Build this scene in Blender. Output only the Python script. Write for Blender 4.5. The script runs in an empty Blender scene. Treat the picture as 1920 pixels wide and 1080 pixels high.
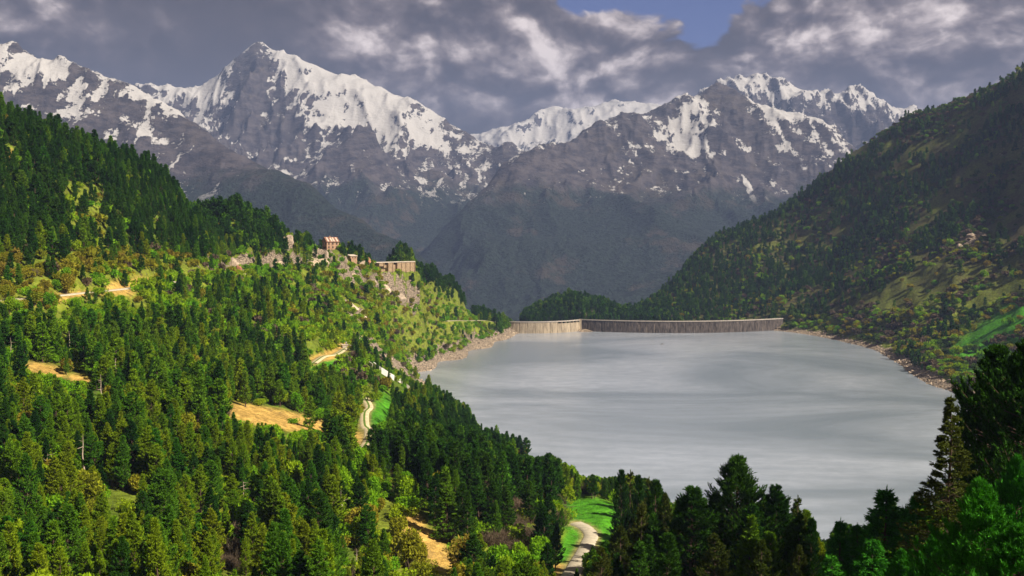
import bpy, math, random
import numpy as np
from mathutils import Vector

# ------------------------------------------------------------------ camera
F = 1844.0                      # focal length in pixels of a 1920 px wide picture
CAMZ = 150.0                    # eye height above the lake
TH = math.atan(90.0 / F)        # tilt: the horizon lies on row 450 of 1080
CT, ST = math.cos(TH), math.sin(TH)
scene = bpy.context.scene
COL = scene.collection
cam_d = bpy.data.cameras.new('camera')
cam_d.sensor_width = 36.0
cam_d.lens = 36.0 * F / 1920.0
cam_d.clip_start = 1.0
cam_d.clip_end = 60000.0
cam = bpy.data.objects.new('camera', cam_d)
cam.location = (0, 0, CAMZ)
cam.rotation_euler = (math.pi / 2 - TH, 0, 0)
COL.objects.link(cam)
scene.camera = cam

# ------------------------------------------------------------------ light
SUN_AZ, SUN_EL = math.radians(120), math.radians(41)     # azimuth clockwise from the view direction
SUN = Vector((math.sin(SUN_AZ) * math.cos(SUN_EL), math.cos(SUN_AZ) * math.cos(SUN_EL), math.sin(SUN_EL)))
sd = bpy.data.lights.new('sun', 'SUN')
sd.energy = 4.8
sd.angle = math.radians(0.5)
sd.color = (1.0, 0.90, 0.74)
so = bpy.data.objects.new('sun', sd)
so.rotation_euler = (-SUN).to_track_quat('-Z', 'Y').to_euler()
COL.objects.link(so)
scene.view_settings.view_transform = 'Standard'
scene.view_settings.look = 'None'
scene.view_settings.exposure = 0.75
scene.view_settings.gamma = 1.0
scene.view_settings.use_curve_mapping = False
scene.cycles.max_bounces = 6
scene.cycles.diffuse_bounces = 3
scene.cycles.volume_bounces = 0
scene.cycles.transparent_max_bounces = 8


class NT:
    """small helper to wire shader nodes"""
    def __init__(s, tree):
        s.t = tree
        tree.nodes.clear()
    def n(s, kind, **kw):
        nd = s.t.nodes.new(kind)
        for k, v in kw.items():
            if isinstance(k, str) and k.startswith('i_'):
                nd.inputs[k[2:].replace('_', ' ')].default_value = v
            else:
                setattr(nd, k, v)
        return nd
    def l(s, a, b):
        s.t.links.new(a, b)
    def put(s, sock, v):
        if isinstance(v, bpy.types.NodeSocket):
            s.l(v, sock)
        else:
            sock.default_value = v
    def m(s, op, a, b=0.0, c=0.0, clamp=False):
        nd = s.t.nodes.new('ShaderNodeMath'); nd.operation = op; nd.use_clamp = clamp
        s.put(nd.inputs[0], a); s.put(nd.inputs[1], b); s.put(nd.inputs[2], c)
        return nd.outputs[0]
    def vm(s, op, a, b=(0, 0, 0), out=0, scale=None):
        nd = s.t.nodes.new('ShaderNodeVectorMath'); nd.operation = op
        s.put(nd.inputs[0], a); s.put(nd.inputs[1], b)
        if scale is not None:
            s.put(nd.inputs['Scale'], scale)
        return nd.outputs[out]
    def noise(s, vec, scale, detail=4.0, rough=0.55, lac=2.0, dist=0.0, out='Fac'):
        nd = s.t.nodes.new('ShaderNodeTexNoise')
        if vec is not None:
            s.l(vec, nd.inputs['Vector'])
        nd.inputs['Scale'].default_value = scale; nd.inputs['Detail'].default_value = detail
        nd.inputs['Roughness'].default_value = rough; nd.inputs['Lacunarity'].default_value = lac
        nd.inputs['Distortion'].default_value = dist
        return nd.outputs[out]
    def mix(s, f, a, b, blend='MIX'):
        nd = s.t.nodes.new('ShaderNodeMix'); nd.data_type = 'RGBA'; nd.blend_type = blend
        s.put(nd.inputs[0], f); s.put(nd.inputs[6], a); s.put(nd.inputs[7], b)
        return nd.outputs[2]
    def ss(s, v, lo, hi, a=0.0, b=1.0):
        nd = s.t.nodes.new('ShaderNodeMapRange'); nd.interpolation_type = 'SMOOTHSTEP'
        s.put(nd.inputs[0], v); s.put(nd.inputs[1], lo); s.put(nd.inputs[2], hi); s.put(nd.inputs[3], a); s.put(nd.inputs[4], b)
        return nd.outputs[0]


def c4(c):
    return (c[0], c[1], c[2], 1.0)


def dirpx(px, py):
    d = np.array([(px - 960.0) / F, CT + (540 - py) / F * ST, -ST + (540 - py) / F * CT])
    return d


# ------------------------------------------------------------------ sky: physical blue sky with broken cumulus
def build_sky():
    w = bpy.data.worlds.new('World')
    scene.world = w
    w.use_nodes = True
    w.cycles.sampling_method = 'MANUAL'; w.cycles.sample_map_resolution = 256
    g = NT(w.node_tree)
    out = g.n('ShaderNodeOutputWorld'); bg = g.n('ShaderNodeBackground')
    sky = g.n('ShaderNodeTexSky', sky_type='NISHITA', sun_disc=False)
    sky.sun_elevation = SUN_EL; sky.sun_rotation = SUN_AZ; sky.altitude = 2000.0
    tc = g.n('ShaderNodeTexCoord')
    d = tc.outputs['Generated']
    # clouds seen from the side are flat-bottomed: stretch along the horizon
    def field(vec):
        v = g.vm('MULTIPLY', vec, (1.0, 1.0, 1.5))
        w1 = g.vm('SCALE', g.vm('SUBTRACT', g.noise(v, 6.0, 2, 0.5, out='Color'), (0.5, 0.5, 0.5)), scale=0.10)
        w2 = g.vm('SCALE', g.vm('SUBTRACT', g.noise(v, 26.0, 3, 0.6, out='Color'), (0.5, 0.5, 0.5)), scale=0.030)
        v2 = g.vm('ADD', g.vm('ADD', v, w1), w2)
        big = g.noise(v2, 4.6, 10, 0.61)
        def puffs(scale, det, ro):
            # rounded heads: inverted cell distance
            vo = g.n('ShaderNodeTexVoronoi', feature='F1')
            g.l(v2, vo.inputs['Vector']); vo.inputs['Scale'].default_value = scale
            vo.inputs['Detail'].default_value = det; vo.inputs['Roughness'].default_value = ro
            return g.m('SUBTRACT', 0.5, vo.outputs['Distance'])
        return g.m('ADD', big, g.m('MULTIPLY', puffs(11.0, 3.0, 0.55), 0.32))
    f0 = field(d)
    off = (0.010, 0.0, 0.016)
    f1 = field(g.vm('ADD', d, off))
    # where the heavy banks lie (directions)
    blobs = [  # px, py, radius (px), weight in cover, weight in light
        (120, 60, 230, 0.05, 0.16), (40, 20, 170, 0.05, 0.12), (300, 62, 70, 0.05, 0.12),
        (200, 160, 260, 0.14, -0.22), (430, 60, 150, 0.10, -0.12),
        (560, 110, 150, 0.10, 0.02), (720, 40, 110, 0.10, 0.12), (800, 120, 130, 0.10, 0.10), (700, 130, 90, .05, .12),
        (860, 190, 160, 0.10, 0.00), (960, 100, 160, 0.10, 0.12), (1080, 60, 70, 0.05, 0.10),
        (1150, 110, 150, 0.10, 0.22), (1230, 70, 60, 0.06, 0.18), (1060, 190, 150, 0.10, 0.05),
        (1220, -65, 160, -0.62, 0.0), (1400, -60, 120, -0.5, 0.0), (1090, -8, 70, -0.5, 0.0), (1330, 25, 60, -0.35, 0),
        (560, 370, 300, 0.3, 0.0), (1440, 60, 120, 0.04, 0.08), (1560, 60, 130, 0.10, 0.10), (1700, 70, 130, 0.10, 0.09), (1850, 60, 130, 0.10, 0.13),
        (1650, 150, 160, 0.10, 0.02), (1800, 150, 160, 0.12, 0.08), (1440, 130, 110, 0.10, 0.10), (1450, 20, 130, 0.02, -0.05),
    ]
    cov = g.m('ADD', f0, 0.0)
    lit = None
    for (px, py, r, cw, lw) in blobs:
        v = dirpx(px, py); v = v / np.linalg.norm(v)
        dist = g.vm('DISTANCE', d, tuple(v), out=1)
        k = g.ss(dist, 0.0, r * 1.25 / F, 1.0, 0.0)
        cov = g.m('MULTIPLY_ADD', k, cw, cov)
        if lw:
            lit = g.m('MULTIPLY', k, lw) if lit is None else g.m('MULTIPLY_ADD', k, lw, lit)
    cover = g.ss(cov, 0.09, 0.20)
    relief = g.m('SUBTRACT', f0, f1)
    L = g.m('MULTIPLY_ADD', g.m('MULTIPLY', relief, g.ss(lit, -0.20, 0.20, 0.22, 1.0)), 3.2, 0.33)
    L = g.m('ADD', L, g.m('MULTIPLY', lit, 1.15))
    thick = g.ss(g.m('ADD', f0, g.m('MULTIPLY', lit, 0.5)), 0.28, 0.60, -0.13, 0.14)
    L = g.m('MULTIPLY', g.m('ADD', L, thick), 0.8)
    ramp = g.n('ShaderNodeValToRGB')
    e = ramp.color_ramp.elements
    e[0].position = 0.0; e[0].color = c4((0.033, 0.023, 0.020))
    e[1].position = 1.0; e[1].color = c4((0.66, 0.57, 0.53))
    for p, c in ((0.2, (0.056, 0.041, 0.037)), (0.4, (0.112, 0.086, 0.079)), (0.6, (0.24, 0.195, 0.180)), (0.8, (0.45, 0.38, 0.355))):
        el = e.new(p); el.color = c4(c)
    g.l(L, ramp.inputs[0])
    skyc = g.vm('MULTIPLY', sky.outputs[0], (0.030, 0.030, 0.048))
    cl = g.mix(cover, skyc, ramp.outputs[0])
    g.l(cl, bg.inputs[0]); bg.inputs[1].default_value = 1.0
    g.l(bg.outputs[0], out.inputs[0])
build_sky()

# ------------------------------------------------------------------ numpy noise
_rs = np.random.RandomState(7)
_perm = _rs.permutation(256).astype(np.int64)
_perm = np.concatenate([_perm, _perm])
_gr = _rs.randn(256, 2); _gr /= np.linalg.norm(_gr, axis=1)[:, None]


def pnoise(x, y):
    xi = np.floor(x).astype(np.int64); yi = np.floor(y).astype(np.int64)
    fx = x - xi; fy = y - yi
    u = fx * fx * fx * (fx * (fx * 6 - 15) + 10); v = fy * fy * fy * (fy * (fy * 6 - 15) + 10)
    def gd(ix, iy, dx, dy):
        h = _perm[_perm[ix & 255] + (iy & 255)]
        gg = _gr[h]
        return gg[..., 0] * dx + gg[..., 1] * dy
    a = gd(xi, yi, fx, fy); b = gd(xi + 1, yi, fx - 1, fy)
    c = gd(xi, yi + 1, fx, fy - 1); d = gd(xi + 1, yi + 1, fx - 1, fy - 1)
    return ((a * (1 - u) + b * u) * (1 - v) + (c * (1 - u) + d * u) * v) * 1.5


def fbm(x, y, octs=5, g=0.5):
    s = 0; a = 1.0; t = 0
    for i in range(octs):
        s = s + a * pnoise(x * 2 ** i + 17.3 * i, y * 2 ** i - 9.1 * i); t += a; a *= g
    return s / t


def ridged(x, y, octs=6, g=0.55):
    s = 0; a = 1.0; t = 0; w = 1.0
    for i in range(octs):
        n = 1 - np.abs(pnoise(x * 2 ** i + 31.7 * i, y * 2 ** i + 5.3 * i)) * 1.5
        n = np.clip(n, 0, 1) ** 2 * w
        w = np.clip(n * 1.6, 0, 1)
        s = s + a * n; t += a; a *= g
    return s / t


def sstep(x, a, b):
    t = np.clip((x - a) / (b - a), 0, 1)
    return t * t * (3 - 2 * t)


# ------------------------------------------------------------------ projection helpers
def world_of(px, py, Y):
    d = dirpx(px, py)
    t = Y / d[1]
    return np.array([d[0] * t, Y, CAMZ + d[2] * t])


def z_of(px, py, Y):
    return world_of(px, py, Y)[2]


def project(x, y, z):
    """world -> pixel of the 1920x1080 picture"""
    dz = z - CAMZ
    depth = y * CT - dz * ST
    up = y * ST + dz * CT
    depth = np.where(np.abs(depth) < 1e-3, 1e-3, depth)
    return 960 + F * x / depth, 540 - F * up / depth


class TPS:
    """thin plate spline through control points"""
    def __init__(s, P, v, smooth=0.0):
        P = np.array(P, float); v = np.array(v, float); n = len(P)
        D = np.linalg.norm(P[:, None] - P[None], axis=2)
        K = np.where(D > 0, D * D * np.log(D + 1e-12), 0) + smooth * np.eye(n)
        A = np.zeros((n + 3, n + 3)); A[:n, :n] = K
        A[:n, n] = 1; A[:n, n + 1:] = P; A[n, :n] = 1; A[n + 1:, :n] = P.T
        b = np.zeros(n + 3); b[:n] = v
        s.w = np.linalg.solve(A, b); s.P = P
    def __call__(s, u, v):
        sh = np.shape(u); u = np.ravel(u); v = np.ravel(v)
        out = np.empty(len(u))
        for i in range(0, len(u), 40000):
            uu = u[i:i + 40000]; vv = v[i:i + 40000]
            r2 = (uu[:, None] - s.P[None, :, 0]) ** 2 + (vv[:, None] - s.P[None, :, 1]) ** 2
            out[i:i + 40000] = (0.5 * r2 * np.log(r2 + 1e-20)) @ s.w[:-3] + s.w[-3] + s.w[-2] * uu + s.w[-1] * vv
        return out.reshape(sh)


# ------------------------------------------------------------------ mesh helpers
def mesh_np(name, verts, faces, mats=(), smooth=False, matidx=None):
    """faces: (n,3) or (n,4) array"""
    me = bpy.data.meshes.new(name)
    verts = np.asarray(verts, np.float32); faces = np.asarray(faces, np.int32)
    nf, k = faces.shape
    me.vertices.add(len(verts)); me.vertices.foreach_set('co', verts.ravel())
    me.loops.add(nf * k); me.loops.foreach_set('vertex_index', faces.ravel())
    me.polygons.add(nf); me.polygons.foreach_set('loop_start', np.arange(0, nf * k, k, dtype=np.int32))
    try:
        me.polygons.foreach_set('loop_total', np.full(nf, k, np.int32))
    except Exception:
        pass
    for m in mats:
        me.materials.append(m)
    if matidx is not None:
        me.polygons.foreach_set('material_index', np.asarray(matidx, np.int32))
    me.update(calc_edges=True)
    if smooth:
        me.shade_smooth()
    return me


def link(name, me, parent=None, loc=None, **props):
    o = bpy.data.objects.new(name, me)
    COL.objects.link(o)
    if parent is not None:
        o.parent = parent
    if loc is not None:
        o.location = loc
    for k, v in props.items():
        o[k] = v
    return o


def grid_faces(nr, nc):
    i = np.arange(nr - 1)[:, None] * nc + np.arange(nc - 1)[None]
    i = i.ravel()
    return np.stack([i, i + 1, i + nc + 1, i + nc], 1)


def add_attr(me, name, arr):
    if arr.ndim == 1:
        a = me.attributes.new(name, 'FLOAT', 'POINT'); a.data.foreach_set('value', arr.astype(np.float32))
    else:
        a = me.attributes.new(name, 'FLOAT_COLOR', 'POINT')
        c = np.ones((len(arr), 4), np.float32); c[:, :3] = arr
        a.data.foreach_set('color', c.ravel())


def surf_mat(name, col, rough=0.9, var=0.25, scale=1.0, bump=0.0, bscale=4.0, spec=0.2, st=None):
    """weathered solid: base colour broken up by two sizes of noise in object space"""
    m = bpy.data.materials.new(name); m.use_nodes = True
    g = NT(m.node_tree)
    out = g.n('ShaderNodeOutputMaterial'); b = g.n('ShaderNodeBsdfPrincipled')
    tc = g.n('ShaderNodeTexCoord').outputs['Object']
    if st:
        tc = g.vm('MULTIPLY', tc, st)
    n1 = g.noise(tc, scale, 6, 0.6); n2 = g.noise(tc, scale * 7.3, 4, 0.6)
    v = g.m('ADD', g.m('MULTIPLY', n1, 0.6), g.m('MULTIPLY', n2, 0.4))
    k = g.ss(v, 0.3, 0.7, 1 - var, 1 + var)
    colr = g.vm('SCALE', col, scale=k)
    g.l(colr, b.inputs['Base Color']); b.inputs['Roughness'].default_value = rough
    b.inputs['Specular IOR Level'].default_value = spec
    if bump:
        bp = g.n('ShaderNodeBump'); bp.inputs['Strength'].default_value = 1.0; bp.inputs['Distance'].default_value = bump
        g.l(g.noise(tc, bscale, 5, 0.6), bp.inputs['Height']); g.l(bp.outputs[0], b.inputs['Normal'])
    g.l(b.outputs[0], out.inputs[0])
    return m

# ------------------------------------------------------------------ shape of the near land
def tu(X, Y):
    return X / (Y + 80.0) * 3.2, np.log(np.maximum(Y + 80.0, 5.0)) * 1.6

CP = []   # (X, Y, z)
def cp(px, py, Y):
    w = world_of(px, py, Y); CP.append((w[0], Y, w[2]))
def cz(px, z, Y):
    CP.append(((px - 960) / F * Y, Y, z))
def cxyz(x, y, z):
    CP.append((x, y, z))

# ground under and around the viewpoint
for x in (-90, -35, 0, 35, 90):
    cxyz(x, -30, 158 - abs(x) * .02)
cxyz(0, 0, 144.5); cxyz(-40, 10, 143); cxyz(40, 10, 142)
cxyz(-60, 70, 119); cxyz(0, 70, 119); cxyz(60, 80, 120)
for px, z, Y in ((100, 98, 130), (600, 95, 130), (960, 96, 130), (1400, 98, 130), (1850, 104, 130)):
    cz(px, z, Y)
# bottom of the left slope
for a in ((-250, 1080, 190), (0, 1085, 185), (300, 1085, 195), (600, 1085, 205), (850, 1085, 225), (1050, 1075, 240),
          (0, 900, 240), (300, 900, 262), (600, 905, 290), (750, 930, 280), (900, 960, 300), (1000, 940, 335),
          (0, 730, 325), (250, 740, 350), (480, 780, 375), (620, 810, 395), (680, 830, 420), (690, 770, 500), (760, 860, 400),
          (0, 600, 410), (80, 558, 447), (150, 553, 470), (250, 541, 520), (350, 528, 620), (450, 516, 740),
          (530, 500, 850), (600, 492, 940), (640, 490, 1000), (700, 500, 1090), (780, 505, 1200),
          (250, 640, 440), (450, 650, 520), (560, 680, 560), (650, 654, 690), (560, 590, 680), (450, 580, 600),
          (700, 610, 900), (740, 670, 930), (800, 640, 1210), (850, 600, 1340), (895, 612, 1455), (700, 560, 1010), (620, 530, 920),
          (780, 560, 1180), (840, 575, 1310), (930, 612, 1520),
          (760, 730, 700), (800, 745, 720), (700, 700, 610), (790, 800, 520)):
    cp(*a)
# left skyline
RIDGE = [(-350, 80, 520), (-120, 165, 580), (0, 222, 620), (130, 268, 660), (200, 300, 690), (300, 340, 760), (440, 398, 850), (540, 436, 920),
         (600, 466, 990), (640, 478, 1040), (700, 496, 1110), (780, 506, 1230), (820, 522, 1300), (850, 539, 1360), (880, 560, 1420), (905, 584, 1480), (935, 606, 1560)]
for px, py, Y in RIDGE:
    cp(px, py, Y)
    z = z_of(px, py, Y)
    cz(px - 10, z - 60, Y + 120); cz(px - 20, max(z - 260, -120), Y + 520)
for a in ((0, 350, 545), (-250, 300, 450), (200, 420, 600), (400, 460, 790), (0, 480, 480)):
    cp(*a)
# shore points of the lake (level 0) and points in its bed
SHORE_L = [(965, 627), (930, 640), (900, 655), (850, 676), (800, 696), (800, 715), (812, 735), (840, 765), (885, 800), (945, 845), (1030, 885), (1150, 915)]
SHORE_R = [(1468, 621), (1520, 628), (1560, 636), (1600, 645), (1640, 656), (1700, 690), (1740, 717), (1800, 740), (1880, 790), (2000, 880)]
def Y0(py):
    d = dirpx(960, py); return -CAMZ / d[2] * d[1]
for px, py in SHORE_L:
    Y = Y0(py); cz(px, 0, Y); cz(px + 40 * 1500 / Y * .35 + 12, -7, Y)
    cz(px - 30, 9 if py < 720 else 5, Y)
for px, py in SHORE_R:
    Y = Y0(py); cz(px, 0, Y); cz(px - 28, -7, Y); cz(px + 22, 7, Y)
for x, y in ((50, 585), (90, 540), (140, 492), (190, 484), (250, 500), (320, 540)):
    cxyz(x, y, 0); cxyz(x, y + 28, -7)
for a in ((0, 610 + 130), (120, 700), (240, 640), (80, 900), (250, 900), (380, 850), (180, 1150), (380, 1150), (150, 1400), (350, 1400), (80, 1540), (250, 1520)):
    cxyz(a[0], a[1], -14)
# meadow shelf, road, slope above the near shore
for a in ((1110, 940, 345), (1150, 960, 330), (1075, 945, 345), (1090, 1020, 285), (1110, 1000, 300), (1075, 975, 315), (1160, 1030, 290)):
    cp(*a)
cz(1060, 42, 430); cz(1150, 42, 420); cz(960, 34, 480); cz(1120, 12, 530); cz(900, 22, 620); cz(850, 40, 560); cz(1300, 30, 380); cz(1500, 24, 350)
cz(1300, 64, 260); cz(1500, 62, 250); cz(1800, 66, 260); cz(1800, 28, 400); cz(2100, 60, 420); cz(2300, 110, 300); cz(1650, 10, 440)
cz(-500, 240, 350); cz(-700, 330, 450); cz(-500, 330, 700)
# banks at the dam
cz(1468, 16, 1645); cz(1480, 22, 1660); cz(940, 19, 1590); cz(1500, 30, 1680)
# valley side on the right
SKY_R = [(2200, 0, 1850), (2050, 50, 1900), (1920, 122, 2000), (1800, 180, 2080), (1700, 232, 2160), (1600, 285, 2240), (1500, 366, 2260), (1400, 426, 2240),
         (1320, 468, 2180), (1280, 515, 2120), (1240, 556, 2060), (1190, 592, 1960)]
for px, py, Y in SKY_R:
    cp(px, py, Y); z = z_of(px, py, Y)
    cz(px - 10, z - 90, Y + 170); cz(px - 30, max(z - 420, -330), Y + 700)
for a in ((1900, 610, 1120), (1800, 640, 1200), (1700, 620, 1330), (1600, 600, 1500), (1520, 590, 1640), (1920, 480, 1400), (1800, 470, 1520), (1700, 470, 1640),
          (1600, 500, 1740), (1500, 540, 1780), (1400, 570, 1780), (1300, 592, 1760), (1900, 330, 1680), (1750, 330, 1860), (1600, 400, 1950), (1480, 470, 1980), (1350, 540, 1900),
          (2100, 600, 950), (2300, 500, 1000), (2300, 300, 1400), (1850, 700, 1020), (1920, 740, 900)):
    cp(*a)
# knoll behind the dam and the saddle beside it
for a in ((1085, 566, 1760), (1040, 578, 1740), (1130, 580, 1760), (990, 600, 1720), (1165, 596, 1760), (1090, 590, 1672), (1100, 592, 1660)):
    cp(*a)
cz(945, -20, 1780); cz(1100, -20, 1960); cz(1200, -40, 2250); cz(1000, -60, 2050); cz(900, -80, 1900)
for px in (1120, 1200, 1300, 1400): cz(px, -2, 1680)
for px in (960, 1020, 1060): cz(px, -4, 1650)
for px in (-500, 0, 500, 900, 1200): cz(px, -330, 3000)
for px in (1600, 2100): cz(px, -100, 3300)

_P = np.array(CP)
_u, _v = tu(_P[:, 0], _P[:, 1])
_tps = TPS(np.stack([_u, _v], 1), (_P[:, 2] - CAMZ) / (_P[:, 1] + 80.0) * 100, smooth=0.0006)


def H0(X, Y):
    u, v = tu(X, Y)
    return _tps(u, v) * (Y + 80.0) / 100 + CAMZ


def H_raw(X, Y):
    z = H0(X, Y)
    amp = np.clip((Y + 60) / 420.0, 0.15, 3.2) * np.clip(np.abs(z) / 14.0, 0.05, 1)
    n = fbm(X / 75.0, Y / 75.0, 5) * 3.2 + (ridged(X / 46.0 + 9, Y / 46.0, 4) - 0.45) * 3.0
    # gullies running down the right valley side
    side = sstep(X, 430, 620) * sstep(Y, 850, 1300)
    gl = (ridged((X * .35 + Y) / 230.0, (X - Y * .35) / 900.0, 4) - 0.5) * 26 * side
    fade = sstep(z, -2, 30)
    return z + n * amp * 0.8 + gl * fade


def march(px, py, ymin=25.0, ymax=3000.0, fn=None):
    """where the ray of a pixel meets the land (depth Y)"""
    d = dirpx(px, py)
    Y = np.exp(np.linspace(math.log(ymin), math.log(ymax), 900)); t = Y / d[1]
    X = d[0] * t; Z = CAMZ + d[2] * t
    h = (fn or H_raw)(X, Y)
    k = np.argmax(h > Z)
    if not (h > Z).any():
        k = len(Y) - 1
    return np.array([X[k], Y[k], h[k]])

# roads and paths: picked on the land, then the land is levelled under them
def polyline(pts, n=8):
    """smooth curve through points"""
    P = np.array(pts, float); out = []
    Q = np.vstack([2 * P[0] - P[1], P, 2 * P[-1] - P[-2]])
    for i in range(1, len(Q) - 2):
        for t in np.linspace(0, 1, n, endpoint=False):
            a, b, c, d = Q[i - 1], Q[i], Q[i + 1], Q[i + 2]
            out.append(0.5 * ((2 * b) + (c - a) * t + (2 * a - 5 * b + 4 * c - d) * t * t + (3 * b - a - 3 * c + d) * t ** 3))
    out.append(P[-1])
    return np.array(out)

ROADS = {}
def mkroad(key, pix, width, ymin=60):
    pts = [march(a, b, ymin) for a, b in pix]
    P = polyline(pts, 10)
    # the height along a road is smooth
    k = 9
    zz = np.convolve(np.pad(P[:, 2], k, 'edge'), np.ones(2 * k + 1) / (2 * k + 1), 'valid')
    P[:, 2] = zz
    ROADS[key] = (P, width)

mkroad('bench', [(-60, 566), (20, 563), (85, 558), (150, 551), (215, 544), (260, 538), (320, 530), (400, 522), (470, 514), (540, 504), (600, 498)], 4.2)
mkroad('lower', [(668, 852), (688, 832), (692, 812), (684, 794), (684, 775), (692, 762), (682, 744)], 3.6, 250)
mkroad('meadow', [(1050, 1110), (1072, 1072), (1090, 1045), (1103, 1020), (1108, 1003), (1098, 990), (1080, 981)], 3.7, 120)
mkroad('spur', [(588, 682), (605, 670), (628, 662), (648, 657)], 3.6, 300)
mkroad('shelf', [(836, 602), (870, 603), (905, 604), (930, 606)], 4.0, 700)


def near_road(X, Y):
    best = np.full(np.shape(X), 1e9); zz = np.zeros(np.shape(X))
    for P, w in ROADS.values():
        lo = P.min(0) - 25; hi = P.max(0) + 25
        m = (X > lo[0]) & (X < hi[0]) & (Y > lo[1]) & (Y < hi[1])
        if not m.any():
            continue
        x = X[m]; y = Y[m]
        A = P[:-1]; B = P[1:]
        bd = np.full(x.shape, 1e9); bz = np.zeros(x.shape)
        for a, b in zip(A, B):
            ab = b[:2] - a[:2]; L = (ab ** 2).sum() + 1e-9
            t = np.clip(((x - a[0]) * ab[0] + (y - a[1]) * ab[1]) / L, 0, 1)
            dd = np.hypot(x - a[0] - t * ab[0], y - a[1] - t * ab[1])
            c = dd < bd
            bd = np.where(c, dd, bd); bz = np.where(c, a[2] + (b[2] - a[2]) * t, bz)
        cur = best[m]; cz_ = zz[m]; c = bd - w / 2 < cur
        best[m] = np.where(c, bd - w / 2, cur); zz[m] = np.where(c, bz, cz_)
    return best, zz

PADS = []   # (x, y, radius, z) levelled sites of buildings
def H(X, Y):
    X = np.asarray(X, float); Y = np.asarray(Y, float)
    z = H_raw(X, Y)
    d, rz = near_road(X, Y)
    k = 1 - sstep(d, 1.2 + Y / 500.0, 6 + Y / 130.0)
    z = z * (1 - k) + (rz - 0.3) * k
    for (x, y, r, pz) in PADS:
        k = 1 - sstep(np.hypot(X - x, Y - y), r, r * 2.0)
        z = z * (1 - k) + pz * k
    return z

# ------------------------------------------------------------------ zones seen on the land (used for ground cover and plants)
def ell(px, py, cx, cy, rx, ry, ang=0.0, soft=0.35):
    a = math.radians(ang); c, s = math.cos(a), math.sin(a)
    dx = px - cx; dy = py - cy
    u = (dx * c + dy * s) / rx; v = (-dx * s + dy * c) / ry
    return 1 - sstep(np.hypot(u, v), 1 - soft, 1 + soft)

def mx(*a):
    r = a[0]
    for b in a[1:]:
        r = np.maximum(r, b)
    return r

def zones(X, Y, Z):
    px, py = project(X, Y, Z)
    w = fbm(X / 40.0, Y / 40.0, 3) * 22
    w2 = fbm(X / 40.0 + 50, Y / 40.0, 3) * 14
    qx = px + w; qy = py + w2
    E = lambda *a, **k: ell(qx, qy, *a, **k)
    z = {'px': px, 'py': py}
    z['soil'] = mx(E(515, 785, 125, 17, 10), E(672, 835, 22, 26, -40), E(85, 690, 45, 12, 15), E(155, 710, 28, 9, 10),
                   E(800, 1020, 60, 24, 40), E(850, 1050, 45, 18, 30), E(245, 955, 12, 10), E(770, 975, 30, 16, 30), E(130, 270, 20, 5), E(12, 290, 18, 10),
                   E(140, 553, 120, 6, -6), E(240, 535, 50, 12, -10), E(610, 668, 32, 10, -25), E(650, 650, 14, 12), E(1050, 1075, 30, 12), E(270, 840, 14, 8))
    z['meadow'] = mx(E(1120, 978, 78, 42, 25), E(716, 775, 24, 40, 15), E(700, 800, 20, 30), E(615, 678, 32, 14, -20), E(1075, 1030, 22, 50, 20),
                     E(1910, 590, 60, 30, -20), E(1860, 640, 90, 30, -15), E(1830, 700, 60, 14, 20) * .7, E(1890, 610, 90, 24, -20), E(1500, 640, 60, 5, 10))
    z['rock'] = mx(E(740, 535, 40, 18, 20) * .75, E(770, 556, 22, 14, 20) * .7, E(665, 582, 35, 10, 40), E(720, 675, 60, 9, 38), E(760, 700, 70, 15, 32),
                   E(820, 722, 40, 14, 25), E(445, 505, 22, 26), E(552, 492, 55, 9, -4), E(510, 492, 22, 12), E(612, 478, 28, 14, 30), E(660, 508, 30, 10), E(925, 575, 14, 26, -25),
                   E(1095, 555, 14, 14), E(545, 450, 12, 12), E(1820, 440, 26, 26, -40) * .7, E(1560, 645, 70, 9, 12), E(1740, 700, 60, 14, 35), E(690, 640, 40, 8, 40), E(665, 522, 20, 10))
    z['bush'] = mx(E(150, 515, 240, 32, -3), E(60, 560, 90, 22, 0), E(300, 585, 160, 16, 5) * .6, E(500, 560, 60, 40) * .6, E(330, 720, 50, 14) * .5, E(20, 600, 40, 16), E(330, 530, 140, 22, -8), E(460, 520, 60, 24, 0), E(700, 590, 210, 85, 12), E(840, 560, 90, 50, 25) * .8,
                   E(600, 540, 90, 30, 0) * .6, E(860, 600, 70, 40), E(640, 700, 60, 40, 35) * .8, E(1090, 905, 66, 24), E(920, 825, 40, 30, 20), E(740, 950, 60, 45, 30), E(760, 1030, 90, 60, 20),
                   E(930, 1040, 110, 45, -10), E(1000, 1000, 70, 45, -20), E(440, 1040, 35, 35), E(175, 420, 80, 60, 60) * .55, E(200, 590, 200, 26) * .35)
    right = sstep(qx, 1440, 1500) * sstep(X, 380, 440)
    z['right'] = np.maximum(sstep(X, 385, 430) * sstep(Y, 700, 800), sstep(px, 1185, 1225) * sstep(Y, 1640, 1700))
    z['knoll'] = (sstep(Y, 1640, 1660)) * (1 - sstep(px, 1180, 1220)) * sstep(px, 930, 950)
    return z

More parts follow.
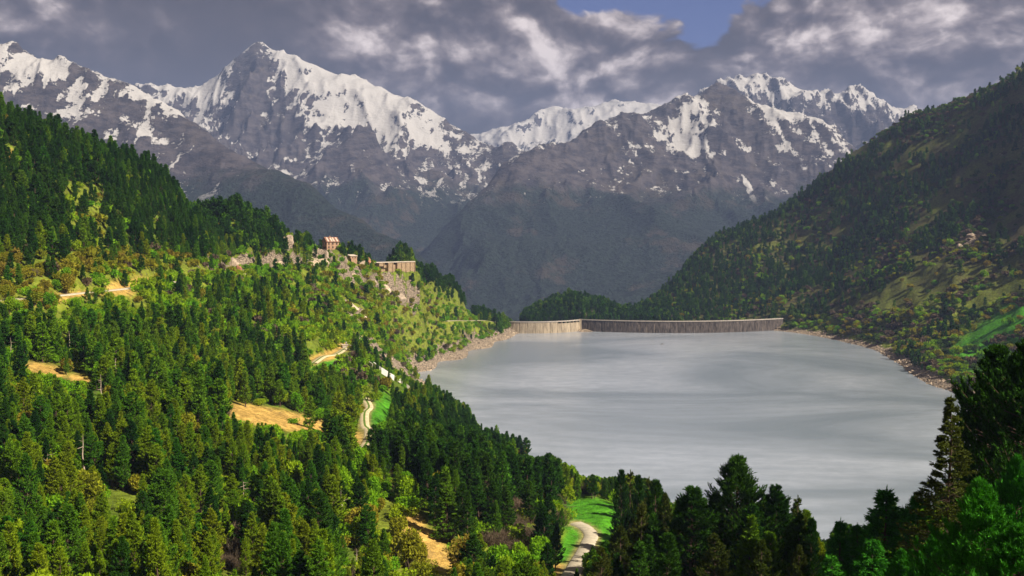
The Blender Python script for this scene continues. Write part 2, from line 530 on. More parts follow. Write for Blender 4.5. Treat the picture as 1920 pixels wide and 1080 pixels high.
# ------------------------------------------------------------------ ground sheet
def ground_material():
    m = bpy.data.materials.new('ground'); m.use_nodes = True
    g = NT(m.node_tree)
    out = g.n('ShaderNodeOutputMaterial'); b = g.n('ShaderNodeBsdfPrincipled')
    at = g.n('ShaderNodeAttribute', attribute_name='cover')
    rk = g.n('ShaderNodeAttribute', attribute_name='rocky')
    P = g.n('ShaderNodeNewGeometry').outputs['Position']
    n1 = g.noise(P, 0.35, 6, 0.65); n2 = g.noise(P, 0.05, 5, 0.6); n3 = g.noise(P, 2.2, 3, 0.6)
    v = g.m('ADD', g.m('MULTIPLY', n1, 0.5), g.m('ADD', g.m('MULTIPLY', n2, 0.25), g.m('MULTIPLY', n3, 0.25)))
    k = g.ss(v, 0.36, 0.64, 0.45, 1.6)
    col = g.vm('SCALE', at.outputs['Color'], scale=k)
    # bare ground shows through the herbs in spots
    spot = g.ss(g.noise(P, 0.22, 5, 0.7), 0.56, 0.66)
    col = g.mix(g.m('MULTIPLY', spot, 0.45), col, c4((0.15, 0.11, 0.06)))
    # cracked rock
    vo = g.n('ShaderNodeTexVoronoi', feature='DISTANCE_TO_EDGE')
    wv = g.vm('ADD', P, g.vm('SCALE', g.noise(P, 0.5, 3, 0.6, out='Color'), scale=2.5))
    g.l(g.vm('MULTIPLY', wv, (1, 1, 1.8)), vo.inputs['Vector']); vo.inputs['Scale'].default_value = 0.30
    crack = g.ss(vo.outputs[0], 0.0, 0.10)
    rc = g.mix(g.noise(P, 0.4, 6, 0.7), c4((0.20, 0.15, 0.11)), c4((0.52, 0.42, 0.31)))
    rc = g.mix(crack, c4((0.08, 0.06, 0.045)), rc)
    rmask = g.ss(g.m('ADD', rk.outputs['Fac'], g.m('MULTIPLY', g.m('SUBTRACT', g.noise(P, 0.25, 6, 0.7), 0.5), 1.1)), 0.42, 0.52)
    col = g.mix(rmask, col, rc)
    g.l(col, b.inputs['Base Color']); b.inputs['Roughness'].default_value = 0.95
    b.inputs['Specular IOR Level'].default_value = 0.08
    bp = g.n('ShaderNodeBump'); bp.inputs['Strength'].default_value = 0.9; bp.inputs['Distance'].default_value = 1.2
    hh = g.m('ADD', g.m('MULTIPLY', n1, 1.0), g.m('MULTIPLY', g.m('MULTIPLY', crack, rmask), 0.8))
    hh = g.m('ADD', hh, g.m('MULTIPLY', n3, 0.25))
    g.l(hh, bp.inputs['Height']); g.l(bp.outputs[0], b.inputs['Normal'])
    g.l(b.outputs[0], out.inputs[0])
    return m


def build_ground():
    nc, nr = 640, 500
    p = np.linspace(-0.86, 0.86, nc)
    yy = np.exp(np.linspace(math.log(36), math.log(3380), nr)) - 80
    Yg, Pg = np.meshgrid(yy, p, indexing='ij')
    Xg = Pg * (Yg + 80)
    Z = H(Xg, Yg)
    return Xg, Yg, Z, nr, nc

# building sites (picked on the land before it is meshed)
SITE = {}
def site_at(key, px, py, Y, r):
    p = world_of(px, py, Y); SITE[key] = p; PADS.append((p[0], p[1], r, p[2]))
def site(key, px, py, r, ymin=300, dz=0.0, fn=None):
    p = march(px, py, ymin)
    SITE[key] = p
    PADS.append((p[0], p[1], r, p[2] + dz))
site_at('house', 620, 468, 1000, 9)
site_at('hut', 660, 495, 1045, 6)

for _t in np.linspace(0, 1, 6):
    _g = world_of(704 + 71 * _t, 491.5, 1138 + 54 * _t); PADS.append((_g[0], _g[1] + 4, 6.5, _g[2] - 11.0))
site('concrete', 652, 655, 4, 400)
site('cabin', 1814, 655, 3, 700)

GX, GY, GZ, GNR, GNC = build_ground()
zn = zones(GX, GY, GZ)
def tint(zn, X, Y, Z):
    sh = X.shape
    def C(c): return np.broadcast_to(np.array(c), sh + (3,)).copy()
    n = (fbm(X / 60, Y / 60, 4) + 0.5)[..., None]
    base = C((0.075, 0.135, 0.014)) * (1 - n) + C((0.15, 0.175, 0.018)) * n
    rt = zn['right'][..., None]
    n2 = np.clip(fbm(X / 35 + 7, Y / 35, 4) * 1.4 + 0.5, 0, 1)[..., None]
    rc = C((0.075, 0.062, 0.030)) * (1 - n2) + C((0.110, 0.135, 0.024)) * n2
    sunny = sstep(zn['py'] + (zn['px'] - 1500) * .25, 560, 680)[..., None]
    rc = rc * (1 - sunny) + C((0.15, 0.185, 0.025)) * sunny  # sunlight on the lower right slope painted in as lighter ground colour
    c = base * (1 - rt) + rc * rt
    kn = zn['knoll'][..., None]
    c = c * (1 - kn) + C((0.05, 0.05, 0.025)) * kn
    bu = zn['bush'][..., None] * (1 - rt)
    c = c * (1 - 0.7 * bu) + C((0.20, 0.23, 0.025)) * 0.7 * bu
    me = zn['meadow'][..., None]
    c = c * (1 - me) + (C((0.085, 0.31, 0.015)) * (1 - .35 * n)) * me
    so_ = zn['soil'][..., None]
    c = c * (1 - so_) + C((0.52, 0.33, 0.09)) * so_
    # worn verge of the roads
    d, _ = near_road(X, Y)
    v = (1 - sstep(d, 0.3, 2.5))[..., None]
    c = c * (1 - v) + C((0.30, 0.26, 0.10)) * v
    return c
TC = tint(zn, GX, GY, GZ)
slope = np.hypot(np.gradient(GZ, axis=0) / np.maximum(np.gradient(GY, axis=0), 1e-6), np.gradient(GZ, axis=1) / np.maximum(np.gradient(GX, axis=1), 1e-6))
band = 4.5 + 2.0 * fbm(GX / 30, GY / 30, 3) + 9.0 * sstep(GX, 60, 0) * sstep(GY, 950, 1150)
shore = (1 - sstep(GZ, band * .8, band * 1.2)) * sstep(GY, 560, 700)
rocky = np.clip(zn['rock'] * 0.85 + shore * 0.95 + sstep(slope, 0.95, 1.5) * 0.35, 0, 1)
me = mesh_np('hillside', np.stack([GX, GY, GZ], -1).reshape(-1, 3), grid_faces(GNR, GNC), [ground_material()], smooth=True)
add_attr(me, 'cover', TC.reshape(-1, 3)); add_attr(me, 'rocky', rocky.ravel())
link('hillside', me, kind='structure')

# running skyline of the land per picture column, to know what is hidden
_pxg, _pyg = project(GX, GY, GZ)
_t = (GZ - CAMZ) / np.maximum(GY, 1.0)
_tx = GX / np.maximum(GY, 1.0)
_az = np.linspace(-0.75, 0.75, 500)
_rowmax = np.full((GNR, len(_az)), -9.0)
cur = np.full(len(_az), -9.0)
for r in range(GNR):
    if GY[r, 0] > 20:
        row = np.interp(_az, _tx[r], _t[r])
        cur = np.maximum(cur, row)
    _rowmax[r] = cur
def visible(X, Y, ztop, margin=0.0):
    """is a point at height ztop above the land in front of it"""
    ri = np.clip(np.searchsorted(GY[:, 0], Y - 2) - 1, 0, GNR - 1)
    ai = np.clip(((X / Y + 0.75) / 1.5 * (len(_az) - 1)).round().astype(int), 0, len(_az) - 1)
    return (ztop - CAMZ) / Y + margin > _rowmax[ri, ai]

# ------------------------------------------------------------------ lake
def water_material():
    m = bpy.data.materials.new('lake_water'); m.use_nodes = True
    g = NT(m.node_tree)
    out = g.n('ShaderNodeOutputMaterial'); b = g.n('ShaderNodeBsdfPrincipled')
    P = g.n('ShaderNodeNewGeometry').outputs['Position']
    wp = g.vm('MULTIPLY', P, (0.62, 1.0, 1.0))
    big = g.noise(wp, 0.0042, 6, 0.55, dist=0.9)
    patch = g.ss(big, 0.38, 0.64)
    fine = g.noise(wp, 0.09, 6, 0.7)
    col = g.mix(patch, c4((0.205, 0.25, 0.30)), c4((0.50, 0.55, 0.64)))  # sheen of the water painted in as lighter patches of base colour
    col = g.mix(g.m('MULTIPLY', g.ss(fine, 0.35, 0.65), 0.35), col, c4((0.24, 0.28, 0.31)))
    g.l(col, b.inputs['Base Color'])
    g.l(g.ss(patch, 0, 1, 0.20, 0.12), b.inputs['Roughness'])
    b.inputs['IOR'].default_value = 1.33
    b.inputs['Specular IOR Level'].default_value = 0.9
    bp = g.n('ShaderNodeBump'); bp.inputs['Strength'].default_value = 1.0; bp.inputs['Distance'].default_value = 0.12
    rip = g.m('ADD', g.noise(wp, 0.8, 4, 0.7), g.m('MULTIPLY', g.noise(wp, 3.0, 2, 0.6), 0.4))
    g.l(g.m('MULTIPLY', rip, g.ss(big, 0.3, 0.7, 1.6, 0.6)), bp.inputs['Height']); g.l(bp.outputs[0], b.inputs['Normal'])
    g.l(b.outputs[0], out.inputs[0])
    return m

def dam_axis():
    """crest line of the dam: two arcs bowed towards the water, meeting at a spur"""
    a = world_of(932, 605, 1590); j = world_of(1088, 598.5, 1618); e = world_of(1468, 598.5, 1640)
    def arc(p, q, sag, n):
        p = p[:2]; q = q[:2]; t = np.linspace(0, 1, n)[:, None]
        d = q - p; nrm = np.array([d[1], -d[0]]); nrm /= np.linalg.norm(nrm)
        return p + d * t + nrm * sag * 4 * t * (1 - t)
    return arc(a, j, 26, 33), arc(j, e, 46, 65)
ARC_L, ARC_R = dam_axis()
allarc = np.vstack([ARC_L, ARC_R[1:]])
lv = [(-260, 380), (620, 380), (620, 1660)]
lv += [(x, y + 2.5) for x, y in allarc[::-1]]
lv += [(-260, 1600)]
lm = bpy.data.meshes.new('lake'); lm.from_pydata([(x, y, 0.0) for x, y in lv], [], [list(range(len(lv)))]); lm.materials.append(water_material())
link('lake', lm, kind='structure')

# ------------------------------------------------------------------ roads
road_mat = surf_mat('road_gravel', (0.50, 0.44, 0.33), 0.95, 0.22, 0.6, 0.05)
track_mat = surf_mat('track_dust', (0.62, 0.52, 0.32), 0.95, 0.28, 0.5, 0.05)
grass_mid = surf_mat('verge_grass', (0.12, 0.20, 0.03), 0.95, 0.3, 0.5, 0.05)
def ribbon(name, P, offs, mat, lift=0.12):
    T = np.gradient(P[:, :2], axis=0); T /= np.linalg.norm(T, axis=1)[:, None]
    N = np.stack([T[:, 1], -T[:, 0]], 1)
    V = []; Fc = []
    k = len(offs)
    for i in range(len(P)):
        for o, dz in offs:
            V.append((P[i, 0] + N[i, 0] * o, P[i, 1] + N[i, 1] * o, P[i, 2] + lift + dz))
    for i in range(len(P) - 1):
        for j in range(k - 1):
            a = i * k + j; Fc.append((a, a + 1, a + k + 1, a + k))
    me = mesh_np(name, V, Fc, [mat], smooth=True)
    return me
for key, (P, w) in ROADS.items():
    h = w / 2
    nm = 'road' if key in ('bench', 'meadow', 'shelf') else 'track'
    me = ribbon(nm, P, [(-h - .5, -.5), (-h, 0), (0, .06), (h, 0), (h + .5, -.5)], road_mat if nm == 'road' else track_mat)
    link(nm, me, kind='structure')
    if nm == 'track':
        gm = ribbon('track_verge', P, [(-.5, 0), (-.25, .05), (0.25, .05), (.5, 0)], grass_mid, 0.2)
        link('track_verge', gm, kind='structure')

# ------------------------------------------------------------------ far mountains
def mountain_material(name, forest_z, snow_lo, snow_hi, fcol=(0.020, 0.030, 0.022), snowcol=(0.50, 0.485, 0.48), scale=1.0):
    m = bpy.data.materials.new(name); m.use_nodes = True
    g = NT(m.node_tree)
    out = g.n('ShaderNodeOutputMaterial'); b = g.n('ShaderNodeBsdfPrincipled')
    geo = g.n('ShaderNodeNewGeometry'); P = geo.outputs['Position']
    sep = g.n('ShaderNodeSeparateXYZ'); g.l(P, sep.inputs[0]); z = sep.outputs[2]
    bias = g.n('ShaderNodeAttribute', attribute_name='snow').outputs['Fac']
    rocky = g.n('ShaderNodeAttribute', attribute_name='crag').outputs['Fac']
    # rock
    st = g.vm('MULTIPLY', P, (1.0, 1.0, 2.2))
    rg = g.n('ShaderNodeTexNoise', noise_type='RIDGED_MULTIFRACTAL')
    g.l(g.vm('ADD', g.vm('MULTIPLY', P, (1.0, 0.55, 0.8)), g.vm('SCALE', g.noise(P, 0.006, 3, 0.6, out='Color'), scale=120.0)), rg.inputs['Vector'])
    rg.inputs['Scale'].default_value = 0.0075 * scale; rg.inputs['Detail'].default_value = 6.0; rg.inputs['Roughness'].default_value = 0.62
    ridge = rg.outputs[0]
    r1 = g.noise(st, 0.011 * scale, 8, 0.7); r2 = g.noise(P, 0.0018 * scale, 5, 0.6)
    rock = g.mix(g.ss(r1, 0.35, 0.65), c4((0.030, 0.027, 0.034)), c4((0.105, 0.090, 0.092)))
    turf = g.mix(g.ss(r1, 0.35, 0.65), c4((0.048, 0.041, 0.038)), c4((0.100, 0.082, 0.070)))
    col = g.mix(g.ss(r2, 0.45, 0.6), rock, turf)
    col = g.mix(rocky, col, rock)
    # forest belt
    f1 = g.noise(P, 0.055, 3, 0.8); f2 = g.noise(P, 0.004, 6, 0.65)
    fc = g.vm('SCALE', fcol, scale=g.ss(f1, 0.3, 0.7, 0.25, 2.1))
    open_ = g.ss(g.noise(P, 0.0030, 8, 0.70), 0.54, 0.62)
    fc = g.mix(g.m('MULTIPLY', open_, 0.8), fc, c4((0.085, 0.070, 0.052)))
    fz = g.m('ADD', z, g.m('MULTIPLY', g.m('SUBTRACT', f2, 0.5), 520))
    fm = g.ss(fz, forest_z - 60, forest_z + 90, 1.0, 0.0)
    col = g.mix(fm, col, fc)
    # snow: patches that join up with height
    s1a = g.noise(g.vm('MULTIPLY', P, (1, 0.28, 0.45)), 0.012 * scale, 9, 0.66, dist=0.5)
    s1b = g.noise(g.vm('MULTIPLY', P, (0.5, 0.5, 1.5)), 0.009 * scale, 9, 0.68, dist=0.5)
    s1 = g.m('ADD', g.m('MULTIPLY', s1a, 0.6), g.m('MULTIPLY', s1b, 0.4))
    s2 = g.noise(g.vm('MULTIPLY', P, (1, 1, 0.7)), 0.05 * scale, 4, 0.7)
    hz = g.ss(z, snow_lo, snow_hi, -0.40, 0.20)
    sv = g.m('ADD', g.m('ADD', hz, g.m('MULTIPLY', g.m('SUBTRACT', s1, 0.5), 4.2)), g.m('ADD', bias, g.m('MULTIPLY', g.m('SUBTRACT', s2, 0.5), 1.5)))
    sm = g.ss(sv, -0.015, 0.055)
    sm = g.m('MULTIPLY', sm, g.ss(z, snow_lo - 150, snow_lo - 20))
    col = g.mix(sm, col, c4(snowcol))
    g.l(col, b.inputs['Base Color']); b.inputs['Roughness'].default_value = 0.9
    b.inputs['Specular IOR Level'].default_value = 0.1
    bp = g.n('ShaderNodeBump'); bp.inputs['Strength'].default_value = 1.0; bp.inputs['Distance'].default_value = 45.0
    hh = g.m('MULTIPLY', g.m('ADD', g.m('MULTIPLY', r1, 0.6), g.m('MULTIPLY', ridge, 0.45)), g.m('SUBTRACT', 1.0, g.m('MULTIPLY', sm, 0.45)))
    hh = g.m('MULTIPLY', hh, g.m('SUBTRACT', 1.0, g.m('MULTIPLY', fm, 0.35)))
    hh = g.m('ADD', hh, g.m('MULTIPLY', g.m('MULTIPLY', f1, fm), 0.95))
    g.l(hh, bp.inputs['Height']); g.l(bp.outputs[0], b.inputs['Normal'])
    g.l(b.outputs[0], out.inputs[0])
    return m


def mountain(ctrl, crest, px0, px1, Ya, Yb, nc, nr, amp, freq, mat, back=250, seed=0, bias_fn=None, crestamp=0.35, side=0.0, rough=lambda p: 1.0 + 0 * p):
    """height field in (column, log depth) that follows picked ridge, rib and valley points; crest rows given as (px, py, Y)"""
    P = []; v = []
    K = 9.0
    def add(px, py, Y):
        P.append(((px - 960) / 400.0, math.log(Y) * K)); v.append(py)
    for a in ctrl:
        add(*a)
    for (px, py, Y) in crest:
        add(px, py, Y); add(px, py + back, Y * 1.16)
    t = TPS(P, v, smooth=0.0003)
    pxs = np.linspace(px0, px1, nc); Ys = np.exp(np.linspace(math.log(Ya), math.log(Yb), nr))
    Yg, Pg = np.meshgrid(Ys, pxs, indexing='ij')
    py = t((Pg - 960) / 400.0, np.log(Yg) * K)
    X = (Pg - 960) / F * Yg
    Z = CAMZ + (450 - py) / F * Yg
    cr = np.array(sorted(crest)); cy = np.interp(pxs, cr[:, 0], cr[:, 2])[None]
    dc = np.clip(np.abs(Yg - cy) / (cy * 0.10), 0, 1)
    wx = X + 240 * fbm(X / 900 + seed, Yg / 900, 4); wy = Yg + 240 * fbm(X / 900 + 40, Yg / 900 + seed, 4)
    a = amp * (crestamp + (1 - crestamp) * dc) * (0.42 + 0.58 * sstep(Z, 100, 1100))
    n = ridged(wx / freq + seed, wy / freq - seed, 7, 0.55)
    n2 = ridged((wx + side * wy) / (freq * .33) + seed, wy / (freq * .6), 5, 0.6)
    n3 = ridged((X + .3 * side * Yg) / (freq * .13) - seed, Yg / (freq * .22), 5, 0.66)
    rel = (n - 0.62) * 1.15 + (n2 - 0.5) * 0.60 + (n3 - 0.5) * 0.34 * np.clip(rough(Pg), 0, 2) * (0.3 + 0.7 * sstep(Z, 500, 1000)) + 0.45 * (1 - dc)
    Zd = Z + a * rel
    me = mesh_np('mountain', np.stack([X, Yg, Zd], -1).reshape(-1, 3), grid_faces(nr, nc), [mat], smooth=True)
    curv = (n - 0.5)
    gx = np.gradient(Zd, axis=1) / np.gradient(X, axis=1); gy = np.gradient(Zd, axis=0) / np.gradient(Yg, axis=0)
    steep = np.hypot(gx, gy)
    b = 0.12 - 0.80 * sstep(steep, 0.80, 1.70) - curv * 0.30
    pyd = 450 - (Zd - CAMZ) / Yg * F
    if bias_fn is not None:
        b = b + bias_fn(Pg, pyd)
    add_attr(me, 'snow', b.ravel()); add_attr(me, 'crag', sstep(steep, 0.7, 1.3).ravel())
    return link('mountain', me, kind='structure')

def zat(py, Y):
    return CAMZ + (450 - py) / F * Y

# left front spur
cr1 = [(-500, 40, 5400), (-300, 60, 5400), (-100, 62, 5400), (0, 82, 5400), (60, 106, 5400), (130, 134, 5400), (200, 151, 5400), (290, 187, 5300), (340, 212, 5200), (410, 262, 5050), (470, 295, 4850),
       (540, 333, 4650), (600, 365, 4450), (680, 412, 4250), (760, 458, 4050), (830, 525, 3850), (900, 600, 3700)]
c1 = [(x, 720, 3000) for x in range(-500, 1000, 250)] + [(0, 230, 4800), (200, 300, 4650), (330, 260, 5000), (350, 330, 4700), (450, 400, 4300), (560, 430, 4200), (650, 470, 4000), (0, 420, 4200), (300, 480, 3900)]
m1 = mountain_material('mountain_spur', zat(335, 4800), zat(345, 5000), zat(185, 5200))
def b1(px, py):
    return -0.5 * ell(px, py, 400, 255, 70, 26, 30) + 0.12 * ell(px, py, 330, 235, 90, 30, 20) - 0.35 * ell(px, py, 500, 330, 160, 60, 28) + 0.28 * ell(px, py, 60, 130, 160, 26, 18) - .1 * ell(px, py, 170, 220, 120, 40, 20)
mountain(c1, cr1, -500, 960, 3000, 6600, 560, 190, 150, 900, m1, seed=3.1, bias_fn=b1)

# main peak
cr2 = [(-200, 230, 8300), (60, 200, 8300), (200, 153, 8300), (240, 159, 8300), (290, 173, 8300), (322, 158, 8200), (345, 163, 8200), (392, 151, 8200), (412, 135, 8200), (432, 118, 8200), (452, 102, 8200), (470, 86, 8200),
       (488, 75, 8200), (505, 90, 8180), (522, 98, 8150), (540, 99, 8100), (560, 108, 8100), (600, 125, 8100), (640, 146, 8050), (700, 160, 8000), (760, 189, 7950), (820, 222, 7900), (865, 247, 7850),
       (900, 264, 7800), (960, 283, 7600), (1010, 300, 7400), (1100, 370, 7200), (1200, 450, 7000)]
c2 = [(x, 640, 4700) for x in range(-200, 1250, 240)] + [
    (540, 150, 7750), (520, 172, 7500), (500, 215, 7150), (470, 250, 6800), (560, 205, 7150), (640, 235, 6950), (720, 262, 6750), (800, 300, 6600), (880, 340, 6450), (930, 355, 6300),
    (400, 220, 7600), (380, 260, 7250), (330, 215, 7900), (620, 190, 7500), (700, 230, 7350), (760, 270, 7100), (600, 330, 6300), (700, 380, 6000), (760, 430, 5700), (820, 420, 5900), (560, 400, 5900), (850, 400, 6000)]
m2 = mountain_material('mountain_peak', zat(350, 6200), zat(352, 6400), zat(205, 7400))
def b2(px, py):
    return (-0.75 * ell(px, py, 480, 120, 60, 26, -50) - 0.20 * ell(px, py, 500, 180, 34, 70, 20) + 0.45 * ell(px, py, 660, 180, 170, 45, 28) + 0.2 * ell(px, py, 560, 130, 60, 30, 30) + .2 * ell(px, py, 380, 190, 90, 30, -20)
            - 0.25 * ell(px, py, 520, 240, 70, 40, 20) - 0.30 * ell(px, py, 880, 265, 90, 20, 25) + .12 * ell(px, py, 760, 240, 90, 20, 20))
mountain(c2, cr2, -200, 1200, 4700, 9700, 640, 260, 300, 1300, m2, seed=8.7, bias_fn=b2, crestamp=0.20, rough=lambda p: 1.35 - 1.10 * sstep(p, 520, 620) + .4 * sstep(p, 820, 900))

# far snowfield in the gap
cr3 = [(780, 330, 12000), (850, 262, 12000), (882, 254, 12000), (930, 239, 12000), (1000, 222, 12000), (1020, 208, 12000), (1046, 199, 12000), (1060, 203, 12000), (1085, 208, 12000), (1130, 195, 12000), (1178, 187, 12000), (1200, 192, 12000),
       (1240, 201, 12000), (1300, 235, 12000), (1400, 280, 12000)]
c3 = [(x, 400, 9800) for x in range(780, 1450, 200)] + [(1000, 262, 11200), (1080, 240, 11400), (1180, 225, 11400), (1000, 300, 10500)]
m3 = mountain_material('mountain_snowfield', -500, zat(330, 11000), zat(245, 11500))
mountain(c3, cr3, 780, 1400, 9800, 13800, 260, 110, 230, 1500, m3, seed=5.5, bias_fn=lambda a, b: 0.34 + 0 * a)

# right massif, back ridge
cr5 = [(1250, 260, 9300), (1330, 190, 9200), (1370, 160, 9100), (1400, 154, 9100), (1425, 150, 9100), (1460, 157, 9100), (1510, 168, 9000), (1530, 171, 9000), (1565, 182, 9000), (1605, 180, 8900), (1625, 184, 8900), (1655, 191, 8900),
       (1690, 198, 8800), (1702, 194, 8800), (1725, 204, 8700), (1760, 235, 8600), (1850, 330, 8500), (1950, 420, 8400)]
c5 = [(x, 480, 7000) for x in range(1250, 1960, 200)] + [(1500, 220, 8400), (1560, 240, 8300), (1610, 210, 8500), (1590, 250, 8200), (1650, 250, 8200), (1450, 190, 8600)]
m5 = mountain_material('mountain_back_ridge', -500, zat(330, 8000), zat(190, 8500))
mountain(c5, cr5, 1250, 1950, 7000, 10500, 330, 150, 300, 1000, m5, seed=1.9, bias_fn=lambda a, b: 0.12 + 0.25 * ell(a, b, 1450, 175, 90, 18, 10) + 0 * a, crestamp=0.3)

# right massif, front
cr4 = [(600, 620, 5000), (720, 560, 5050), (780, 500, 5150), (830, 438, 5350), (880, 378, 5600), (930, 322, 5850), (1000, 291, 6050), (1060, 266, 6200), (1100, 246, 6350), (1130, 229, 6450), (1170, 219, 6500), (1205, 213, 6550),
       (1240, 203, 6650), (1270, 190, 6700), (1300, 172, 6750), (1318, 162, 6780), (1343, 148, 6800), (1362, 158, 6800), (1385, 172, 6780), (1420, 192, 6700), (1460, 207, 6600), (1510, 224, 6450), (1560, 250, 6300), (1620, 285, 6150),
       (1700, 340, 6000), (1800, 430, 5800), (1950, 540, 5600)]
c4_ = [(x, 700, 3300) for x in range(600, 2000, 200)] + [
    (1000, 560, 4100), (1200, 560, 4100), (1400, 540, 4200), (1300, 215, 6450), (1310, 260, 6150), (1330, 300, 5950), (1380, 330, 5750), (1350, 200, 6500), (1400, 240, 6300), (1440, 290, 6050), (1500, 330, 5800),
    (1240, 260, 6250), (1200, 290, 6050), (1100, 330, 5650), (1000, 360, 5350), (960, 420, 4950), (1100, 420, 5050), (1250, 380, 5350), (1330, 420, 4950), (1410, 400, 5250), (1500, 420, 5100), (1180, 480, 4600),
    (900, 430, 5200), (860, 520, 4600), (950, 560, 4300)]
m4 = mountain_material('mountain_massif', zat(368, 5500), zat(345, 5800), zat(215, 6500))
def b4(px, py):
    return (0.6 * ell(px, py, 1305, 235, 40, 55, 10) + 0.35 * ell(px, py, 1320, 275, 70, 22, 0) - 0.95 * ell(px, py, 1350, 180, 50, 42, 40) - 0.45 * ell(px, py, 1390, 245, 45, 35, 0) - 0.35 * ell(px, py, 1150, 250, 110, 35, -20)
            - 0.30 * ell(px, py, 1255, 200, 40, 14, -25) - .25 * ell(px, py, 1050, 300, 110, 40, -15) + 0.15 * ell(px, py, 1500, 260, 90, 50, 20) + .15 * ell(px, py, 1250, 245, 40, 20, 0) + 0.9 * ell(px, py, 1405, 358, 6, 30, -25) - .1)
mountain(c4_, cr4, 600, 1950, 3300, 7900, 640, 280, 230, 1000, m4, seed=12.3, bias_fn=b4, crestamp=0.28, rough=lambda p: 0.85 + 0 * p)

# valley floor beyond the dam
vf = []
me = mesh_np('valley_floor', [(-9000, 1500, -420), (9000, 1500, -420), (9000, 14500, -420), (-9000, 14500, -420)], [(0, 1, 2, 3)], [m1])
add_attr(me, 'snow', np.full(4, -1.0)); add_attr(me, 'crag', np.zeros(4))
link('valley_floor', me, kind='structure')

# ------------------------------------------------------------------ air
hz = bpy.data.materials.new('haze'); hz.use_nodes = True
g = NT(hz.node_tree)
o_ = g.n('ShaderNodeOutputMaterial'); v_ = g.n('ShaderNodeVolumePrincipled')
v_.inputs['Color'].default_value = c4((0.42, 0.56, 1.0)); v_.inputs['Density'].default_value = 6.0e-5
g.l(v_.outputs[0], o_.inputs['Volume'])
x0, x1, y0, y1, z0, z1 = -8600, 8600, -200, 14550, -640, 2150
hm = bpy.data.meshes.new('haze')
hm.from_pydata([(x0, y0, z0), (x1, y0, z0), (x1, y1, z0), (x0, y1, z0), (x0, y0, z1), (x1, y0, z1), (x1, y1, z1), (x0, y1, z1)], [],
               [(0, 3, 2, 1), (4, 5, 6, 7), (0, 1, 5, 4), (1, 2, 6, 5), (2, 3, 7, 6), (3, 0, 4, 7)])
hm.materials.append(hz)
link('haze', hm, kind='stuff')

# ------------------------------------------------------------------ plants: meshes
def leaf_mat(name, stops, isl=0.6, trans=0.15, rough=0.7):
    """foliage: hue differs from plant to plant and from leaf clump to leaf clump"""
    m = bpy.data.materials.new(name); m.use_nodes = True
    g = NT(m.node_tree)
    out = g.n('ShaderNodeOutputMaterial')
    oi = g.n('ShaderNodeObjectInfo'); geo = g.n('ShaderNodeNewGeometry')
    r = g.n('ShaderNodeValToRGB'); e = r.color_ramp.elements
    e[0].position = 0; e[0].color = c4(stops[0]); e[1].position = 1; e[1].color = c4(stops[-1])
    for i, s in enumerate(stops[1:-1]):
        el = e.new((i + 1) / (len(stops) - 1)); el.color = c4(s)
    big = g.noise(geo.outputs['Position'], 0.013, 3, 0.5)
    f = g.m('ADD', g.m('MULTIPLY', oi.outputs['Random'], 0.75), g.m('MULTIPLY', g.ss(big, 0.35, 0.65), 0.25))
    g.l(f, r.inputs[0])
    k = g.m('MULTIPLY_ADD', geo.outputs['Random Per Island'], isl * 2, 1 - isl)
    col = g.vm('SCALE', r.outputs[0], scale=k)
    d = g.n('ShaderNodeBsdfDiffuse'); t = g.n('ShaderNodeBsdfTranslucent'); ms = g.n('ShaderNodeMixShader')
    g.l(col, d.inputs[0]); g.l(g.vm('MULTIPLY', col, (1.3, 1.25, 0.6)), t.inputs[0])
    ms.inputs[0].default_value = trans
    g.l(d.outputs[0], ms.inputs[1]); g.l(t.outputs[0], ms.inputs[2]); g.l(ms.outputs[0], out.inputs[0])
    return m

M_BARK = surf_mat('bark', (0.095, 0.062, 0.045), 0.95, 0.35, 3.0)
M_SNAG = surf_mat('dead_wood', (0.45, 0.36, 0.28), 0.95, 0.3, 3.0)
TONES = {
    'dark green': leaf_mat('needles_dark', [(0.014, 0.052, 0.008), (0.033, 0.095, 0.010), (0.055, 0.125, 0.011)]),
    'mid green': leaf_mat('needles_mid', [(0.040, 0.145, 0.011), (0.085, 0.195, 0.012), (0.135, 0.215, 0.013)]),
    'yellow green': leaf_mat('needles_yellow', [(0.11, 0.235, 0.010), (0.17, 0.26, 0.010), (0.22, 0.26, 0.011)]),
}
TKEYS = list(TONES)
M_BRIGHT = leaf_mat('needles_bright', [(0.040, 0.21, 0.018), (0.065, 0.26, 0.020)])
M_OLIVE = leaf_mat('needles_olive', [(0.045, 0.080, 0.012), (0.085, 0.105, 0.018)])
M_LEAF = leaf_mat('spring_leaves', [(0.12, 0.33, 0.012), (0.22, 0.38, 0.013), (0.31, 0.37, 0.015)], 0.35, 0.35)
M_OCHRE = leaf_mat('budding_leaves', [(0.22, 0.27, 0.016), (0.28, 0.26, 0.02), (0.26, 0.19, 0.04)], 0.35, 0.3)
M_TWIG = leaf_mat('bare_twigs', [(0.11, 0.085, 0.060), (0.16, 0.115, 0.080), (0.15, 0.125, 0.080)], 0.35, 0.1)
M_SHADEGREEN = leaf_mat('scrub_leaves', [(0.060, 0.115, 0.020), (0.11, 0.180, 0.026)], 0.4, 0.25)


def unit(v):
    return v / np.maximum(np.linalg.norm(v, axis=-1, keepdims=True), 1e-9)


